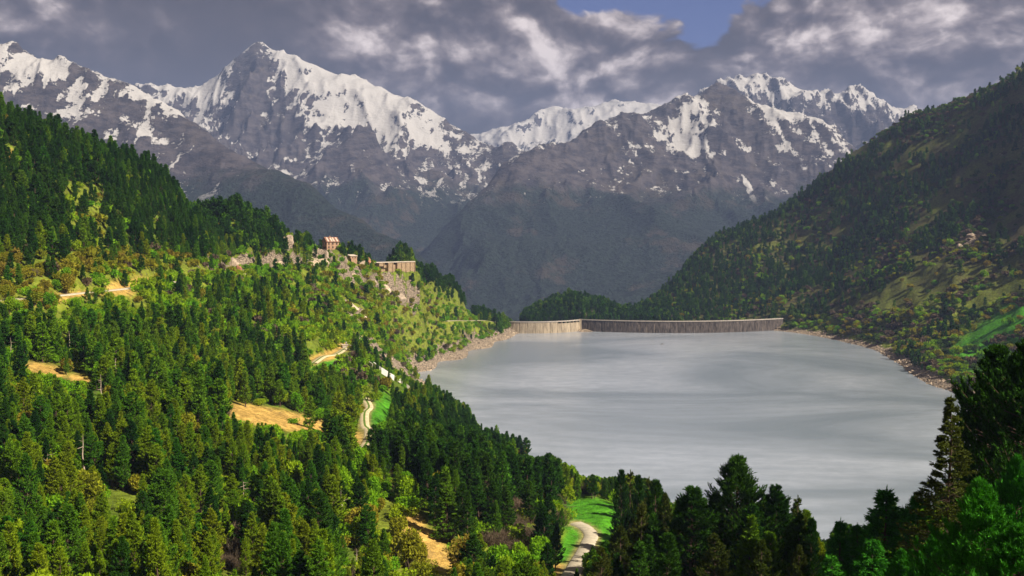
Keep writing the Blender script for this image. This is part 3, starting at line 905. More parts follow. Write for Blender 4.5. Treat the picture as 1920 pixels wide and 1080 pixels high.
def blades(C, A, n, L, W, spread, rs, along=0.0):
    """n leaf-shaped triangles round each centre C, pointing along axis A with scatter"""
    m = len(C)
    C = np.repeat(C, n, 0); A = np.repeat(A, n, 0)
    d = unit(A + rs.randn(m * n, 3) * spread)
    side = unit(np.cross(d, rs.randn(m * n, 3)))
    l = L * (0.6 + 0.8 * rs.rand(m * n, 1)); w = W * (0.6 + 0.8 * rs.rand(m * n, 1))
    s = C + A * along * (rs.rand(m * n, 1) - 0.3)
    v = np.stack([s - side * w - d * l * .2, s + side * w - d * l * .2, s + d * l], 1).reshape(-1, 3)
    f = np.arange(m * n * 3).reshape(-1, 3)
    return v, f


def tubes(P0, P1, r0, r1, k=3):
    """tapered sticks from P0 to P1"""
    n = len(P0); d = unit(P1 - P0)
    ref = np.where(np.abs(d[:, 2:3]) > 0.9, [[1., 0, 0]], [[0, 0, 1.]])
    a = unit(np.cross(d, ref)); b = np.cross(d, a)
    an = np.arange(k) * 2 * math.pi / k
    ring = a[:, None] * np.cos(an)[None, :, None] + b[:, None] * np.sin(an)[None, :, None]
    V = np.concatenate([P0[:, None] + ring * np.reshape(r0, (-1, 1, 1)), P1[:, None] + ring * np.reshape(r1, (-1, 1, 1))], 1).reshape(-1, 3)
    base = np.arange(n)[:, None] * 2 * k
    j = np.arange(k); j2 = (j + 1) % k
    q = np.stack([j, j2, j2 + k, j + k], 1)
    Fq = (base[:, None] + q[None]).reshape(-1, 4)
    T = np.concatenate([Fq[:, [0, 1, 2]], Fq[:, [0, 2, 3]]])
    return V, T


def merge(parts):
    V = []; Fc = []; o = 0
    for v, f in parts:
        V.append(v); Fc.append(f + o); o += len(v)
    return np.concatenate(V), np.concatenate(Fc)


def trunk_geo(H, r, rs, lean=0.02, k=7, n=6):
    t = np.linspace(-0.06, 1, n)
    ax = np.stack([np.cumsum(rs.randn(n)) * lean * H * .25, np.cumsum(rs.randn(n)) * lean * H * .25, t * H], 1)
    ax[:2, :2] = 0
    rad = r * (1 - np.clip(t, 0, 1)) ** 0.8 + 0.02
    rad[0] *= 1.4
    return ax, tubes(ax[:-1], ax[1:], rad[:-1], rad[1:], k)


def conifer(seed, H, R, style, nbr, tpb, nb, bl, bw, branches=True, cb=0.12, gaps=0.25, trunk_r=None, spread=0.62, al=1.3):
    """returns (crown verts, faces), (wood verts, faces)"""
    rs = np.random.RandomState(seed)
    ax, tr = trunk_geo(H, trunk_r or H * 0.013, rs)
    t = cb + (1 - cb) * (rs.rand(nbr) ** (1.0 if style == 'spruce' else 0.78))
    t = np.sort(t)
    u = (t - cb) / (1 - cb)
    if style == 'spruce':
        prof = (1 - u) ** 0.85 * np.clip((u + 0.12) / 0.2, 0, 1) ** .5
        rise, lift = -0.28, 0.30
        if nbr < 400:
            prof = prof + 0.03
    elif style == 'open':
        prof = (1 - u ** 1.3) ** 0.70 * np.clip((u + 0.25) / 0.5, 0, 1) ** .7
        rise, lift = 0.10, 0.42
    else:
        prof = (1 - u ** 1.35) ** 0.85 * np.clip((u + 0.22) / 0.45, 0, 1) ** .6
        rise, lift = 0.0, 0.40
    az = rs.rand(nbr) * 2 * math.pi
    # uneven outline: lobes that differ with height and side
    ph = rs.rand(6) * 7
    lobe = 1 + 0.20 * np.sin(az * 2 + ph[0] + u * 5) + 0.16 * np.sin(az * 3 + ph[1] - u * 11) + 0.14 * np.sin(u * 23 + ph[2] + az)
    keep = (np.sin(az * 2 + ph[3] + u * 17) + np.sin(u * 31 + ph[4] + az * 3) * .8) > -1.8 + gaps * 2 * rs.rand(nbr)
    L = R * prof * lobe * (0.78 + 0.34 * rs.rand(nbr))
    az, L, t = az[keep], L[keep], t[keep]; nbr = len(t)
    d = np.stack([np.cos(az), np.sin(az), 0 * az], 1); up = np.array([0, 0, 1.0]); sd_ = np.stack([-np.sin(az), np.cos(az), 0 * az], 1)
    cx = np.interp(t, np.linspace(-0.06, 1, len(ax)), ax[:, 0]); cy = np.interp(t, np.linspace(-0.06, 1, len(ax)), ax[:, 1])
    base = np.stack([cx, cy, t * H], 1)
    def along(s):
        return base[:, None] + d[:, None] * (L[:, None] * s)[..., None] + up * (L[:, None] * (rise * s + lift * s * s))[..., None]
    s = 0.30 + 0.70 * np.sqrt(rs.rand(nbr, tpb)); s[:, 0] = 1.0
    C = along(s)
    lat = (rs.rand(nbr, tpb) - .5) * 2 * L[:, None] * 0.34 * (1.15 - s); lat[:, 0] = 0
    C = C + sd_[:, None] * lat[..., None] + up * ((rs.rand(nbr, tpb) - .4) * 0.10 * L[:, None])[..., None]
    A = d[:, None] * (0.5 if style != 'spruce' else 0.9) + up * (0.85 if style != 'spruce' else 0.15) + sd_[:, None] * np.sign(lat)[..., None] * .5
    A = unit(A + rs.randn(nbr, tpb, 3) * .2)
    C = C.reshape(-1, 3); A = A.reshape(-1, 3)
    # leader
    nt = 5; lead = np.stack([np.full(nt, ax[-1, 0]), np.full(nt, ax[-1, 1]), H * np.linspace(0.95, 1.0, nt)], 1)
    C = np.concatenate([C, lead]); A = np.concatenate([A, np.tile([[0, 0, 1.0]], (nt, 1))])
    crown = blades(C, A, nb, bl, bw, spread, rs, along=bl * al)
    wood = [tr]
    if branches:
        e = along(np.array([[0.0, 0.55, 1.0]]))
        rr = 0.007 * L + 0.012
        wood.append(tubes(e[:, 0], e[:, 1], rr, rr * .6)); wood.append(tubes(e[:, 1], e[:, 2], rr * .6, rr * .25))
    return crown, merge(wood)


def bush(seed, H, R, nleaf, ls, lobes=7, stems=10, upright=0.0):
    rs = np.random.RandomState(seed)
    lc = np.stack([rs.randn(lobes) * R * .42, rs.randn(lobes) * R * .42, H * (0.38 + 0.34 * rs.rand(lobes))], 1)
    lc[0] = (0, 0, H * .62)
    lr = R * (0.42 + 0.25 * rs.rand(lobes))
    which = rs.randint(0, lobes, nleaf)
    dd = unit(rs.randn(nleaf, 3)); rad = (0.55 + 0.5 * rs.rand(nleaf) ** .5)
    sc = np.array([1, 1, H / (2 * R) * 1.05 + upright])
    C = lc[which] + dd * (lr[which] * rad)[:, None] * sc
    C[:, 2] = np.abs(C[:, 2]) + 0.03 * H
    A = unit(dd + [0, 0, .6])
    leaves = blades(C, A, 1, ls, ls * .55, 0.9, rs)
    e = lc[rs.randint(0, lobes, stems)] + rs.randn(stems, 3) * R * .15
    b = np.stack([rs.randn(stems) * R * .08, rs.randn(stems) * R * .08, np.full(stems, -.3)], 1)
    return leaves, tubes(b, e, np.full(stems, .02 * H), np.full(stems, .006 * H))


def twiggy(seed, H, R, n, w):
    rs = np.random.RandomState(seed)
    b = np.stack([rs.randn(n) * R * .38, rs.randn(n) * R * .38, np.full(n, -.1)], 1)
    o = unit(np.stack([b[:, 0] * .9 + rs.randn(n) * R * .3, b[:, 1] * .9 + rs.randn(n) * R * .3, np.full(n, H * .75)], 1))
    l = H * (0.5 + 0.5 * rs.rand(n, 1))
    tipv = b + o * l
    side = unit(np.cross(o, rs.randn(n, 3))) * w
    v1 = np.stack([b - side, b + side, tipv], 1).reshape(-1, 3)
    # side twigs
    k = 5
    s = 0.35 + 0.6 * rs.rand(n * k, 1)
    B = np.repeat(b, k, 0) + np.repeat(o * l, k, 0) * s
    D = unit(np.repeat(o, k, 0) + rs.randn(n * k, 3) * .55); ll = H * .22 * (0.5 + rs.rand(n * k, 1))
    S = unit(np.cross(D, rs.randn(n * k, 3))) * w * .7
    v2 = np.stack([B - S, B + S, B + D * ll], 1).reshape(-1, 3)
    V = np.concatenate([v1, v2])
    return V, np.arange(len(V)).reshape(-1, 3)


class Proto:
    """one plant kind: crown mesh, wood mesh and both joined"""
    def __init__(s, crown, wood, H, leafm, woodm=M_BARK, joined=True, parts=True):
        s.H = H
        if parts:
            s.crown = mesh_np('crown', crown[0], crown[1], [leafm])
            s.wood = mesh_np('trunk', wood[0], wood[1], [woodm], smooth=True)
        if joined:
            V, Fc = merge([crown, wood])
            s.all = mesh_np('plant', V, Fc, [leafm, woodm], matidx=np.r_[np.zeros(len(crown[1])), np.ones(len(wood[1]))])


def with_tones(geo, H, tones, **k):
    return [Proto(geo[0], geo[1], H, tones[t], **k) for t in tones]

# mid distance conifers: five shapes in three tones
MIDSHAPES = [('pine', 2.3, 11), ('pine', 2.7, 12), ('pine', 1.9, 13), ('open', 2.8, 14), ('spruce', 2.6, 15), ('spruce', 2.2, 16)]
MID = []      # MID[shape][tone]
for st, R, sdd in MIDSHAPES:
    geo = conifer(sdd, 14.0, R, st, 150, 8, 4, 0.62, 0.15, branches=(st == 'open'), cb=0.10 if st != 'open' else 0.22)
    MID.append(with_tones(geo, 14.0, TONES))
NEAR = []
for st, R, sdd in [('pine', 2.3, 71), ('pine', 2.9, 72), ('open', 2.8, 73), ('spruce', 2.6, 74), ('pine', 2.0, 75)]:
    geo = conifer(sdd, 14.0, R, st, 210, 10, 8, .36, .085, branches=True, cb=0.10 if st != 'open' else 0.18, spread=.5, al=1.5)
    NEAR.append(with_tones(geo, 14.0, TONES))
FAR = []
for st, R, sdd in [('pine', 2.3, 21), ('pine', 2.7, 22), ('spruce', 2.7, 23), ('spruce', 2.1, 24)]:
    geo = conifer(sdd, 14.0, R, st, 60, 4, 3, 1.35, 0.42, branches=False, cb=0.06)
    FAR.append(with_tones(geo, 14.0, TONES, parts=False))
BUSH = {}
for key, mat in (('leaf', M_LEAF), ('ochre', M_OCHRE), ('scrub', M_SHADEGREEN)):
    BUSH[key] = [Proto(*bush(31, 5.0, 2.9, 1500, .42), 5.0, mat, parts=False), Proto(*bush(32, 6.5, 2.6, 1500, .42, 8, 12, .3), 6.5, mat, parts=False),
                 Proto(*bush(33, 4.0, 3.2, 1300, .42, 10, 12), 4.0, mat, parts=False)]
TW = [twiggy(41 + i, 4.0, 2.3, 330, .05) for i in range(2)]
BUSH['twig'] = [Proto(t, tubes(np.array([[0, 0, -.2]]), np.array([[0, 0, 1.0]]), [.05], [.02]), 4.0, M_TWIG, parts=False) for t in TW]
BUSHFAR = {}
for key, mat in (('leaf', M_LEAF), ('ochre', M_OCHRE), ('scrub', M_SHADEGREEN), ('twig', M_TWIG)):
    BUSHFAR[key] = [Proto(*bush(51 + i, 4.5, 2.9, 240, .95, 6, 4, .1 * i), 4.5, mat, parts=False) for i in range(2)]
LARCH = [Proto(*conifer(61 + i, 11.0, 2.3, 'open', 120, 9, 5, .34, .11, cb=.1), 11.0, M_LEAF) for i in range(2)]

# ------------------------------------------------------------------ stuff drawn as one object: points that carry copies of plants
def instancer(name, protos, X, Y, Z, rot, scl, idx, kind='stuff', mats=()):
    hold = bpy.data.collections.new(name + '_kinds')
    for i, me in enumerate(protos):
        hold.objects.link(bpy.data.objects.new('%s_kind_%03d' % (name, i), me))
    me = bpy.data.meshes.new(name)
    n = len(X)
    me.vertices.add(n); me.vertices.foreach_set('co', np.stack([X, Y, Z], 1).astype(np.float32).ravel())
    a = me.attributes.new('turn', 'FLOAT_VECTOR', 'POINT'); a.data.foreach_set('vector', rot.astype(np.float32).ravel())
    a = me.attributes.new('size', 'FLOAT_VECTOR', 'POINT'); a.data.foreach_set('vector', scl.astype(np.float32).ravel())
    a = me.attributes.new('which', 'INT', 'POINT'); a.data.foreach_set('value', idx.astype(np.int32))
    me.update()
    o = link(name, me, kind=kind)
    ng = bpy.data.node_groups.new(name, 'GeometryNodeTree')
    ng.interface.new_socket('Geometry', in_out='INPUT', socket_type='NodeSocketGeometry')
    ng.interface.new_socket('Geometry', in_out='OUTPUT', socket_type='NodeSocketGeometry')
    N = ng.nodes; Lk = ng.links.new
    gi = N.new('NodeGroupInput'); go = N.new('NodeGroupOutput')
    ci = N.new('GeometryNodeCollectionInfo'); ci.inputs['Collection'].default_value = hold
    ci.inputs['Separate Children'].default_value = True; ci.inputs['Reset Children'].default_value = True
    ip = N.new('GeometryNodeInstanceOnPoints'); ip.inputs['Pick Instance'].default_value = True
    def attr(nm, t):
        q = N.new('GeometryNodeInputNamedAttribute'); q.data_type = t; q.inputs['Name'].default_value = nm
        return q.outputs['Attribute']
    Lk(gi.outputs[0], ip.inputs['Points']); Lk(ci.outputs[0], ip.inputs['Instance'])
    Lk(attr('which', 'INT'), ip.inputs['Instance Index']); Lk(attr('size', 'FLOAT_VECTOR'), ip.inputs['Scale'])
    e2r = N.new('FunctionNodeEulerToRotation'); Lk(attr('turn', 'FLOAT_VECTOR'), e2r.inputs[0]); Lk(e2r.outputs[0], ip.inputs['Rotation'])
    Lk(ip.outputs[0], go.inputs[0])
    mod = o.modifiers.new('spread', 'NODES'); mod.node_group = ng
    return o

# ------------------------------------------------------------------ where plants may stand
rsc = np.random.RandomState(5)
LIMIT = np.array([(700, 560), (780, 688), (815, 722), (850, 745), (885, 785), (905, 802), (925, 800), (945, 806), (968, 850), (1010, 858), (1030, 850), (1052, 862), (1090, 888), (1140, 895), (1180, 888), (1235, 905),
                  (1262, 955), (1290, 918), (1320, 935), (1355, 885), (1380, 868), (1410, 885), (1440, 928), (1465, 918), (1490, 938), (1515, 965), (1532, 1008), (1552, 1012), (1575, 980), (1620, 990), (1665, 925),
                  (1700, 950), (1745, 935), (1765, 860), (1790, 760), (1830, 705), (1860, 665), (1930, 645), (2200, 600)], float)
PROT = []   # (px, py, Y) spots that must stay in view
def protect(pix, Y, back=0):
    for a, b in pix:
        PROT.append((a, b, Y))
for key, (P, w) in ROADS.items():
    a, b = project(P[:, 0], P[:, 1], P[:, 2] + .5)
    skip = {'bench': (0, 60), 'lower': (60, 1e9), 'meadow': (1e9, 1e9), 'spur': (1e9, 1e9), 'shelf': (1e9, 1e9)}[key]
    for i in range(len(P)):
        if key == 'bench':
            if not (80 < a[i] < 155 or 198 < a[i] < 245):
                continue
        PROT.append((a[i], b[i], P[i, 1] - 4))
def protgrid(cx, cy, rx, ry, Y, ang=0, step=9):
    for u in np.arange(-rx, rx + 1, step):
        for v in np.arange(-ry, ry + 1, step):
            if (u / rx) ** 2 + (v / ry) ** 2 <= 1.0:
                c, s = math.cos(math.radians(ang)), math.sin(math.radians(ang))
                PROT.append((cx + u * c - v * s, cy + u * s + v * c, Y))
protgrid(1112, 975, 60, 32, 345, 25)
protgrid(1138, 975, 26, 22, 345, 25)
protgrid(1082, 1030, 14, 36, 262, 20)
protgrid(515, 785, 95, 9, march(515, 785)[1] - 6, 11, 8)
protgrid(716, 775, 12, 26, march(716, 775)[1] - 6, 10)
protgrid(675, 830, 16, 10, march(675, 830)[1] - 6, -40)
protgrid(620, 672, 22, 7, march(620, 672)[1] - 6, -20)
protgrid(85, 690, 34, 9, march(85, 690)[1] - 2, 15, 7)
protgrid(155, 710, 24, 7, march(155, 710)[1] - 2, 10, 7)
protgrid(652, 648, 12, 6, march(652, 650)[1] - 8)
for a_, b_ in ((690, 682), (698, 688), (704, 690), (711, 696), (718, 700), (725, 704), (732, 707), (739, 711), (746, 715), (752, 718), (762, 724), (770, 730)):
    y_ = march(a_, b_, 450)[1] - 3
    PROT += [(a_, b_, y_), (a_, b_ - 6, y_), (a_, b_ - 10, y_)]
protgrid(765, 697, 42, 6, march(765, 697)[1] - 5, 34, 8)
protgrid(840, 1050, 20, 14, march(840, 1050)[1] - 5, 30)
protgrid(790, 1010, 26, 9, march(790, 1010)[1] - 5, 40)
protgrid(621, 456, 17, 14, 1003, 0, 5); protgrid(661, 485, 12, 10, 1045, 0, 5); protgrid(738, 497, 38, 5, 1175, 0, 6)
protgrid(594, 492, 18, 4, 900); protgrid(447, 503, 10, 10, 700); protgrid(1100, 592, 14, 4, 1640); protgrid(1095, 556, 6, 4, 1700); protgrid(1815, 655, 5, 4, 900)
protgrid(440, 1042, 26, 24, march(440, 1050)[1] - 10, 0, 8)
protgrid(965, 1010, 66, 26, march(965, 1015)[1] - 14, -15, 8)
protgrid(740, 950, 30, 26, march(740, 955)[1] - 12, 20, 8)
protgrid(790, 1055, 60, 18, march(790, 1060)[1] - 10, 10, 8)
protgrid(225, 912, 22, 7, march(225, 915)[1] - 6, 0, 7)
protgrid(232, 940, 9, 6, march(232, 945)[1] - 4)
SNAGS = ((160, 905, 12, 'tall bleached dead trunk with side stubs in the lower left forest'), (88, 912, 8, 'short grey dead trunk left of the tall bleached one'), (20, 690, 11, 'pale bare trunk near the left edge'), (64, 672, 9, 'pale bare trunk above the two orange clearings'),
         (130, 668, 10, 'leaning grey snag right of the orange clearings'), (218, 705, 10, 'grey branching snag in the middle of the left slope'), (190, 745, 8, 'thin pale snag above the thick forest'), (565, 890, 8, 'pale broken trunk below the orange strip'),
         (640, 990, 10, 'reddish dead trunk beside the dark round-headed pine'), (455, 960, 8, 'slanting pale snag in the crown-packed lower slope'), (390, 500, 9, 'thin grey snag above the hillside road'), (670, 1062, 4, 'tangled white deadwood at the bottom beside the orange gully'))
for a_, b_, h_, _l in SNAGS:
    m_ = march(a_, b_, 120)
    for k_ in np.linspace(.35, 1, 6):
        PROT.append((a_, b_ - h_ * k_ * F / m_[1], m_[1] + 1))
PROT = np.array(PROT)
_cell = {}
for a, b, Y in PROT:
    _cell.setdefault(int(a // 12), []).append((a, b, Y))

def blocked(x, y, z, h, r):
    """would this plant stand in front of something that the picture shows"""
    px, py = project(x, y, z); tx, ty = project(x, y, z + h)
    hw = F * r / y * 0.75
    for c in range(int((px - hw) // 12), int((px + hw) // 12) + 1):
        for a, b, Y in _cell.get(c, ()):
            if y < Y and abs(a - px) < hw and ty - 1 < b < py + 2:
                return True
    return False

def scatter(xlo, xhi, ylo, yhi, cell, jit=0.45):
    xs = np.arange(xlo, xhi, cell); ys = np.arange(ylo, yhi, cell)
    A, B = np.meshgrid(xs, ys)
    A = A + (rsc.rand(*A.shape) - .5) * 2 * jit * cell; B = B + (rsc.rand(*B.shape) - .5) * 2 * jit * cell
    A = A.ravel(); B = B.ravel()
    ok = np.abs(A) < 0.60 * B + 25
    return A[ok], B[ok]

def lay(xlo, xhi, ylo, yhi, cell, what):
    X, Y = scatter(xlo, xhi, ylo, yhi, cell)
    Z = H(X, Y)
    z = zones(X, Y, Z)
    d, _ = near_road(X, Y)
    ok = (Z > 3.0 + 5.0 * (X < 30) * (Y > 1050) * (Y < 1600)) & (d > (2.4 if what == 'tree' else 1.2))
    for (a, b, r, pz) in PADS:
        ok &= np.hypot(X - a, Y - b) > r * 1.15
    ok &= visible(X, Y, Z + (14 if what == 'tree' else 5), 0.002)
    lim = np.interp(z['px'], LIMIT[:, 0], LIMIT[:, 1], left=-999)
    return X, Y, Z, z, ok, lim

TREES = []    # dicts
BUSHES = []
def grow_trees(xlo, xhi, ylo, yhi, cell, prob_fn, hfn, region):
    X, Y, Z, z, ok, lim = lay(xlo, xhi, ylo, yhi, cell, 'tree')
    p = prob_fn(X, Y, Z, z)
    ok &= rsc.rand(len(X)) < p
    h = hfn(X, Y, Z, z)
    for i in np.nonzero(ok)[0]:
        hh = h[i]; r = hh * .2
        if Y[i] < 640 and z['px'][i] > 700:
            ty = project(X[i], Y[i], Z[i] + hh)[1]
            if ty < lim[i]:
                # shorten, or leave out where even a small tree would be too high
                dz = (lim[i] - ty) * Y[i] / F
                hh -= dz + rsc.rand() * 1.5
                if hh < 5.5:
                    continue
        if blocked(X[i], Y[i], Z[i], hh, r):
            hh *= .55; r *= .55
            if hh < 4.5 or blocked(X[i], Y[i], Z[i], hh, r):
                continue
        TREES.append((X[i], Y[i], Z[i], hh, z['px'][i], z['py'][i], region))

def crest(px, py, Y):
    rp = np.array(RIDGE)
    return (px > 775) & (py < np.interp(px, rp[:, 0], rp[:, 1]) + 26) & (Y > 1150) & (Y < 1600)
def pleft(X, Y, Z, z):
    px, py = z['px'], z['py']
    p = np.full(len(X), 0.72)
    p = np.where((py < 485) & (px < 600), .92, p)
    p *= 1 - 0.80 * z['bush']; p *= 1 - 0.96 * z['meadow']; p *= 1 - 0.93 * z['soil']; p *= 1 - 0.88 * z['rock']
    p *= np.where(z['right'] > .5, 0, 1)
    cl = fbm(X / 26, Y / 26, 3)
    mixed = np.maximum(ell(px, py, 600, 640, 420, 110, 5), ell(px, py, 180, 610, 260, 50, 0) * .8)
    p *= 1 - mixed * sstep(cl, -.15, .15) * .65
    p *= np.where((Y > 1640), 0, 1)
    # crest trees
    p = p * (1 - .6 * z['rock'])
    p = np.where(crest(px, py, Y), .97, p)
    return p

def hleft(X, Y, Z, z):
    n = fbm(X / 30 + 5, Y / 30, 3)
    h = 12.5 + 5 * n + rsc.randn(len(X)) * 2.3
    h = np.where((z['px'] > 760) & (z['px'] < 1060) & (Y < 420) & (Y > 225), h + 4.0, h)
    h = np.where(Y > 900, h * .92, h)
    h = np.where(z['bush'] > .5, h * .85, h)
    h = np.where((z['px'] < 400) & (z['py'] > 552) & (z['py'] < 640) & (Y < 560), h * (.5 + .5 * sstep(z['py'], 580, 640)), h)
    h = np.where(crest(z['px'], z['py'], Y), h * 1.25, h)
    return np.clip(h, 5.0, 21)

grow_trees(-760, 60, 150, 1620, 4.9, pleft, hleft, 'left')

def pnear(X, Y, Z, z):
    p = np.full(len(X), 0.62) * np.where((z['px'] > 1520) & (Y < 190), 0, 1) * np.where(Y < 125, 0, 1)
    p *= 1 - 0.98 * z['meadow']; p *= 1 - 0.8 * z['bush']
    p *= np.where((z['px'] > 1040) & (z['px'] < 2150), 1, 0)
    return p
grow_trees(10, 330, 105, 420, 5.6, pnear, lambda X, Y, Z, z: np.clip(14.5 + rsc.randn(len(X)) * 3, 8, 21), 'near')

def pknoll(X, Y, Z, z):
    return np.where((z['px'] > 940) & (z['px'] < 1260) & (Y > 1655), .85, 0) * (1 - .9 * z['rock']) * (1 - ell(z['px'], z['py'], 1100, 593, 26, 7) * .95)
grow_trees(-60, 300, 1650, 1860, 5.5, pknoll, lambda X, Y, Z, z: np.clip(14.5 + rsc.randn(len(X)) * 2.5, 8, 20), 'knoll')

def stripes(z, X, Y):
    """how thickly conifers stand on the right valley side"""
    px, py = z['px'], z['py']
    # distance below the skyline, measured up the slope
    a = np.interp(px, [1180, 1460, 1600, 1760, 1920], [600, 600, 560, 470, 330])
    upper = 1 - sstep(py - a, -25, 25)
    s = fbm((px * .55 + py) / 60.0, (px - py * .6) / 260.0, 4)
    s2 = fbm(px / 40.0, py / 26.0, 4)
    dens = upper * (sstep(s + s2 * .4, -.02, .14) * .95 + .03)
    dens = np.maximum(dens, (1 - sstep(px + (py - 590) * .4, 1330, 1480)) * .8)
    low = mx(ell(px, py, 1700, 700, 40, 40, 30), ell(px, py, 1790, 610, 60, 30, -35), ell(px, py, 1560, 560, 90, 26, -30), ell(px, py, 1650, 440, 130, 22, -38), ell(px, py, 1885, 480, 30, 40)) * .5
    return np.clip(dens + low * .8 + 0.012, 0, 1)
def pright(X, Y, Z, z):
    return stripes(z, X, Y) * (z['right'] > .3) * (1 - .8 * z['meadow']) * np.where(z['px'] > 1180, 1, 0) * 0.75
grow_trees(180, 1300, 820, 2330, 7.2, pright, lambda X, Y, Z, z: np.clip(13.0 + rsc.randn(len(X)) * 3.5, 5, 21), 'right')
print('trees', len(TREES))

def grow_bushes(xlo, xhi, ylo, yhi, cell, fn, region):
    X, Y, Z, z, ok, lim = lay(xlo, xhi, ylo, yhi, cell, 'bush')
    P, kinds = fn(X, Y, Z, z)
    ok &= rsc.rand(len(X)) < P
    for i in np.nonzero(ok)[0]:
        k = kinds[i]; s = (0.55 + 0.65 * rsc.rand()) * (1.1 if Y[i] < 500 else 1.2 if region == 'left' else 1.6)
        if blocked(X[i], Y[i], Z[i], 4.5 * s, 2.2 * s):
            continue
        if Y[i] < 640 and z['px'][i] > 700 and project(X[i], Y[i], Z[i] + 5 * s)[1] < lim[i] + 4:
            continue
        BUSHES.append((X[i], Y[i], Z[i], s, k, z['px'][i], z['py'][i], region))

def bleft(X, Y, Z, z):
    px, py = z['px'], z['py']
    P = 0.46 + 0.38 * z['bush'] - .0 * px
    P = np.where((py < 470) & (px < 560), P * .45, P)
    mixed = ell(px, py, 600, 640, 420, 110, 5)
    P = np.maximum(P, mixed * .62)
    P *= (1 - .97 * z['meadow']) * (1 - .90 * z['soil']) * (1 - .7 * z['rock']) * (z['right'] < .5)
    P = np.where((Y > 1600) | crest(px, py, Y), 0, P)
    n = fbm(X / 30 + 3, Y / 30 + 8, 3); r = rsc.rand(len(X))
    P0 = P
    ochre = mx(ell(px, py, 130, 505, 220, 26, -3), ell(px, py, 60, 560, 90, 20), ell(px, py, 790, 1040, 90, 50, 20), ell(px, py, 1000, 1030, 90, 50, -10) * .6, ell(px, py, 720, 560, 120, 60, 20) * .4)
    twig = mx(ell(px, py, 440, 1040, 35, 40), ell(px, py, 960, 1000, 110, 50, -15) * .85, ell(px, py, 1000, 960, 80, 30) * .6, ell(px, py, 225, 915, 40, 14), ell(px, py, 1100, 915, 40, 10) * .8, ell(px, py, 650, 700, 40, 30) * .4)
    P = np.maximum(P0, twig * .9 * (z['right'] < .5) * (Y < 1500))
    k = np.where(r < twig * .85 + .06, 'twig', np.where(r < .1 + ochre * .75 + (n > .1) * .18, 'ochre', 'leaf'))
    return P, k
grow_bushes(-760, 120, 150, 1600, 5.0, bleft, 'left')
def bright_(X, Y, Z, z):
    px, py = z['px'], z['py']
    n = fbm((px * .5 + py) / 45.0, (px - py * .5) / 170.0, 4); r = rsc.rand(len(X))
    P = sstep(n, -.08, .22) * .60 + .05
    P = np.maximum(P, mx(ell(px, py, 1760, 680, 150, 50, 25), ell(px, py, 1600, 610, 140, 26, 0)) * .7)
    P *= (1 - .6 * z['meadow']) * (z['right'] > .3) * np.where(px > 1190, 1, 0) * (Z > 6)
    g_ = fbm(px / 60.0 + 9, py / 40.0, 3)
    k = np.where(r < .40 - .3 * (g_ > .08), 'twig', np.where(r < .50, 'ochre', np.where(r < .72 + .2 * (py < 470), 'scrub', 'leaf')))
    k = np.where((py < 450) & (k == 'ochre'), 'scrub', k)
    return P, k
grow_bushes(180, 1300, 820, 2330, 7.0, bright_, 'right')
print('bushes', len(BUSHES))

# ------------------------------------------------------------------ naming places in words
LAND = [(160, 880, 'the bleached dead trunk'), (440, 1040, 'the reddish shrub patch'), (515, 785, 'the long orange strip'), (685, 800, 'the winding dirt track'),
        (100, 700, 'the small orange clearings'), (150, 553, 'the pale road bend'), (240, 945, 'the single white stone'), (800, 1020, 'the orange gully'),
        (1115, 965, 'the green meadow'), (1090, 1040, 'the curving gravel road'), (225, 915, 'the red brown thicket'), (650, 655, 'the concrete intake hut'), (735, 702, 'the white channel wall'),
        (620, 455, 'the stone house'), (740, 500, 'the long gallery wall'), (447, 503, 'the red rock'), (20, 1040, 'the bottom left corner'), (20, 800, 'the middle left edge'),
        (320, 1060, 'the lowest left forest'), (590, 1040, 'the bottom centre-left edge'), (860, 690, 'the stony lake shore'), (930, 815, 'the waterside birches'),
        (1380, 930, 'the tall open crowned pine'), (1230, 960, 'the water notch'), (1560, 1030, 'the lowest water gap'), (1750, 900, 'the ragged spruce'), (1850, 1000, 'the bright bushy pine'),
        (130, 270, 'the bare skyline spot'), (300, 640, 'the middle left slope'), (340, 880, 'the thick lower forest'), (480, 900, 'the packed lower slope'), (620, 900, 'the central forest'),
        (1100, 560, 'the wooded knoll'), (1815, 655, 'the tiny cabin'), (1700, 700, 'the right shore'), (1570, 600, 'the pale footpath'), (1400, 420, 'the right skyline'), (100, 600, 'the below-road forest'),
        (60, 960, 'the shadowed left pines'), (740, 880, 'the slope beneath the track'), (130, 780, 'the upper dense forest'), (400, 720, 'the above-strip slope')]
ORD = ['', 'second', 'third', 'fourth', 'fifth', 'sixth', 'seventh', 'eighth', 'ninth', 'tenth', 'eleventh', 'twelfth', 'thirteenth', 'fourteenth', 'fifteenth', 'sixteenth',
       'seventeenth', 'eighteenth', 'nineteenth', 'twentieth', 'twenty-first', 'twenty-second', 'twenty-third', 'twenty-fourth', 'twenty-fifth', 'twenty-sixth']
def where(px, py, near=26):
    b = min(LAND, key=lambda q: math.hypot((q[0] - px), (q[1] - py) * 1.3))
    dx, dy = px - b[0], (py - b[1])
    r = math.hypot(dx, dy)
    if r < near:
        rel = 'right beside'
    elif abs(dx) > abs(dy) * 1.3:
        rel = ('just ' if r < 60 else 'far ') + ('right of' if dx > 0 else 'left of')
    else:
        rel = ('just ' if r < 60 else '') + ('below' if dy > 0 else 'above')
    return rel + ' ' + b[2]
USED = {}
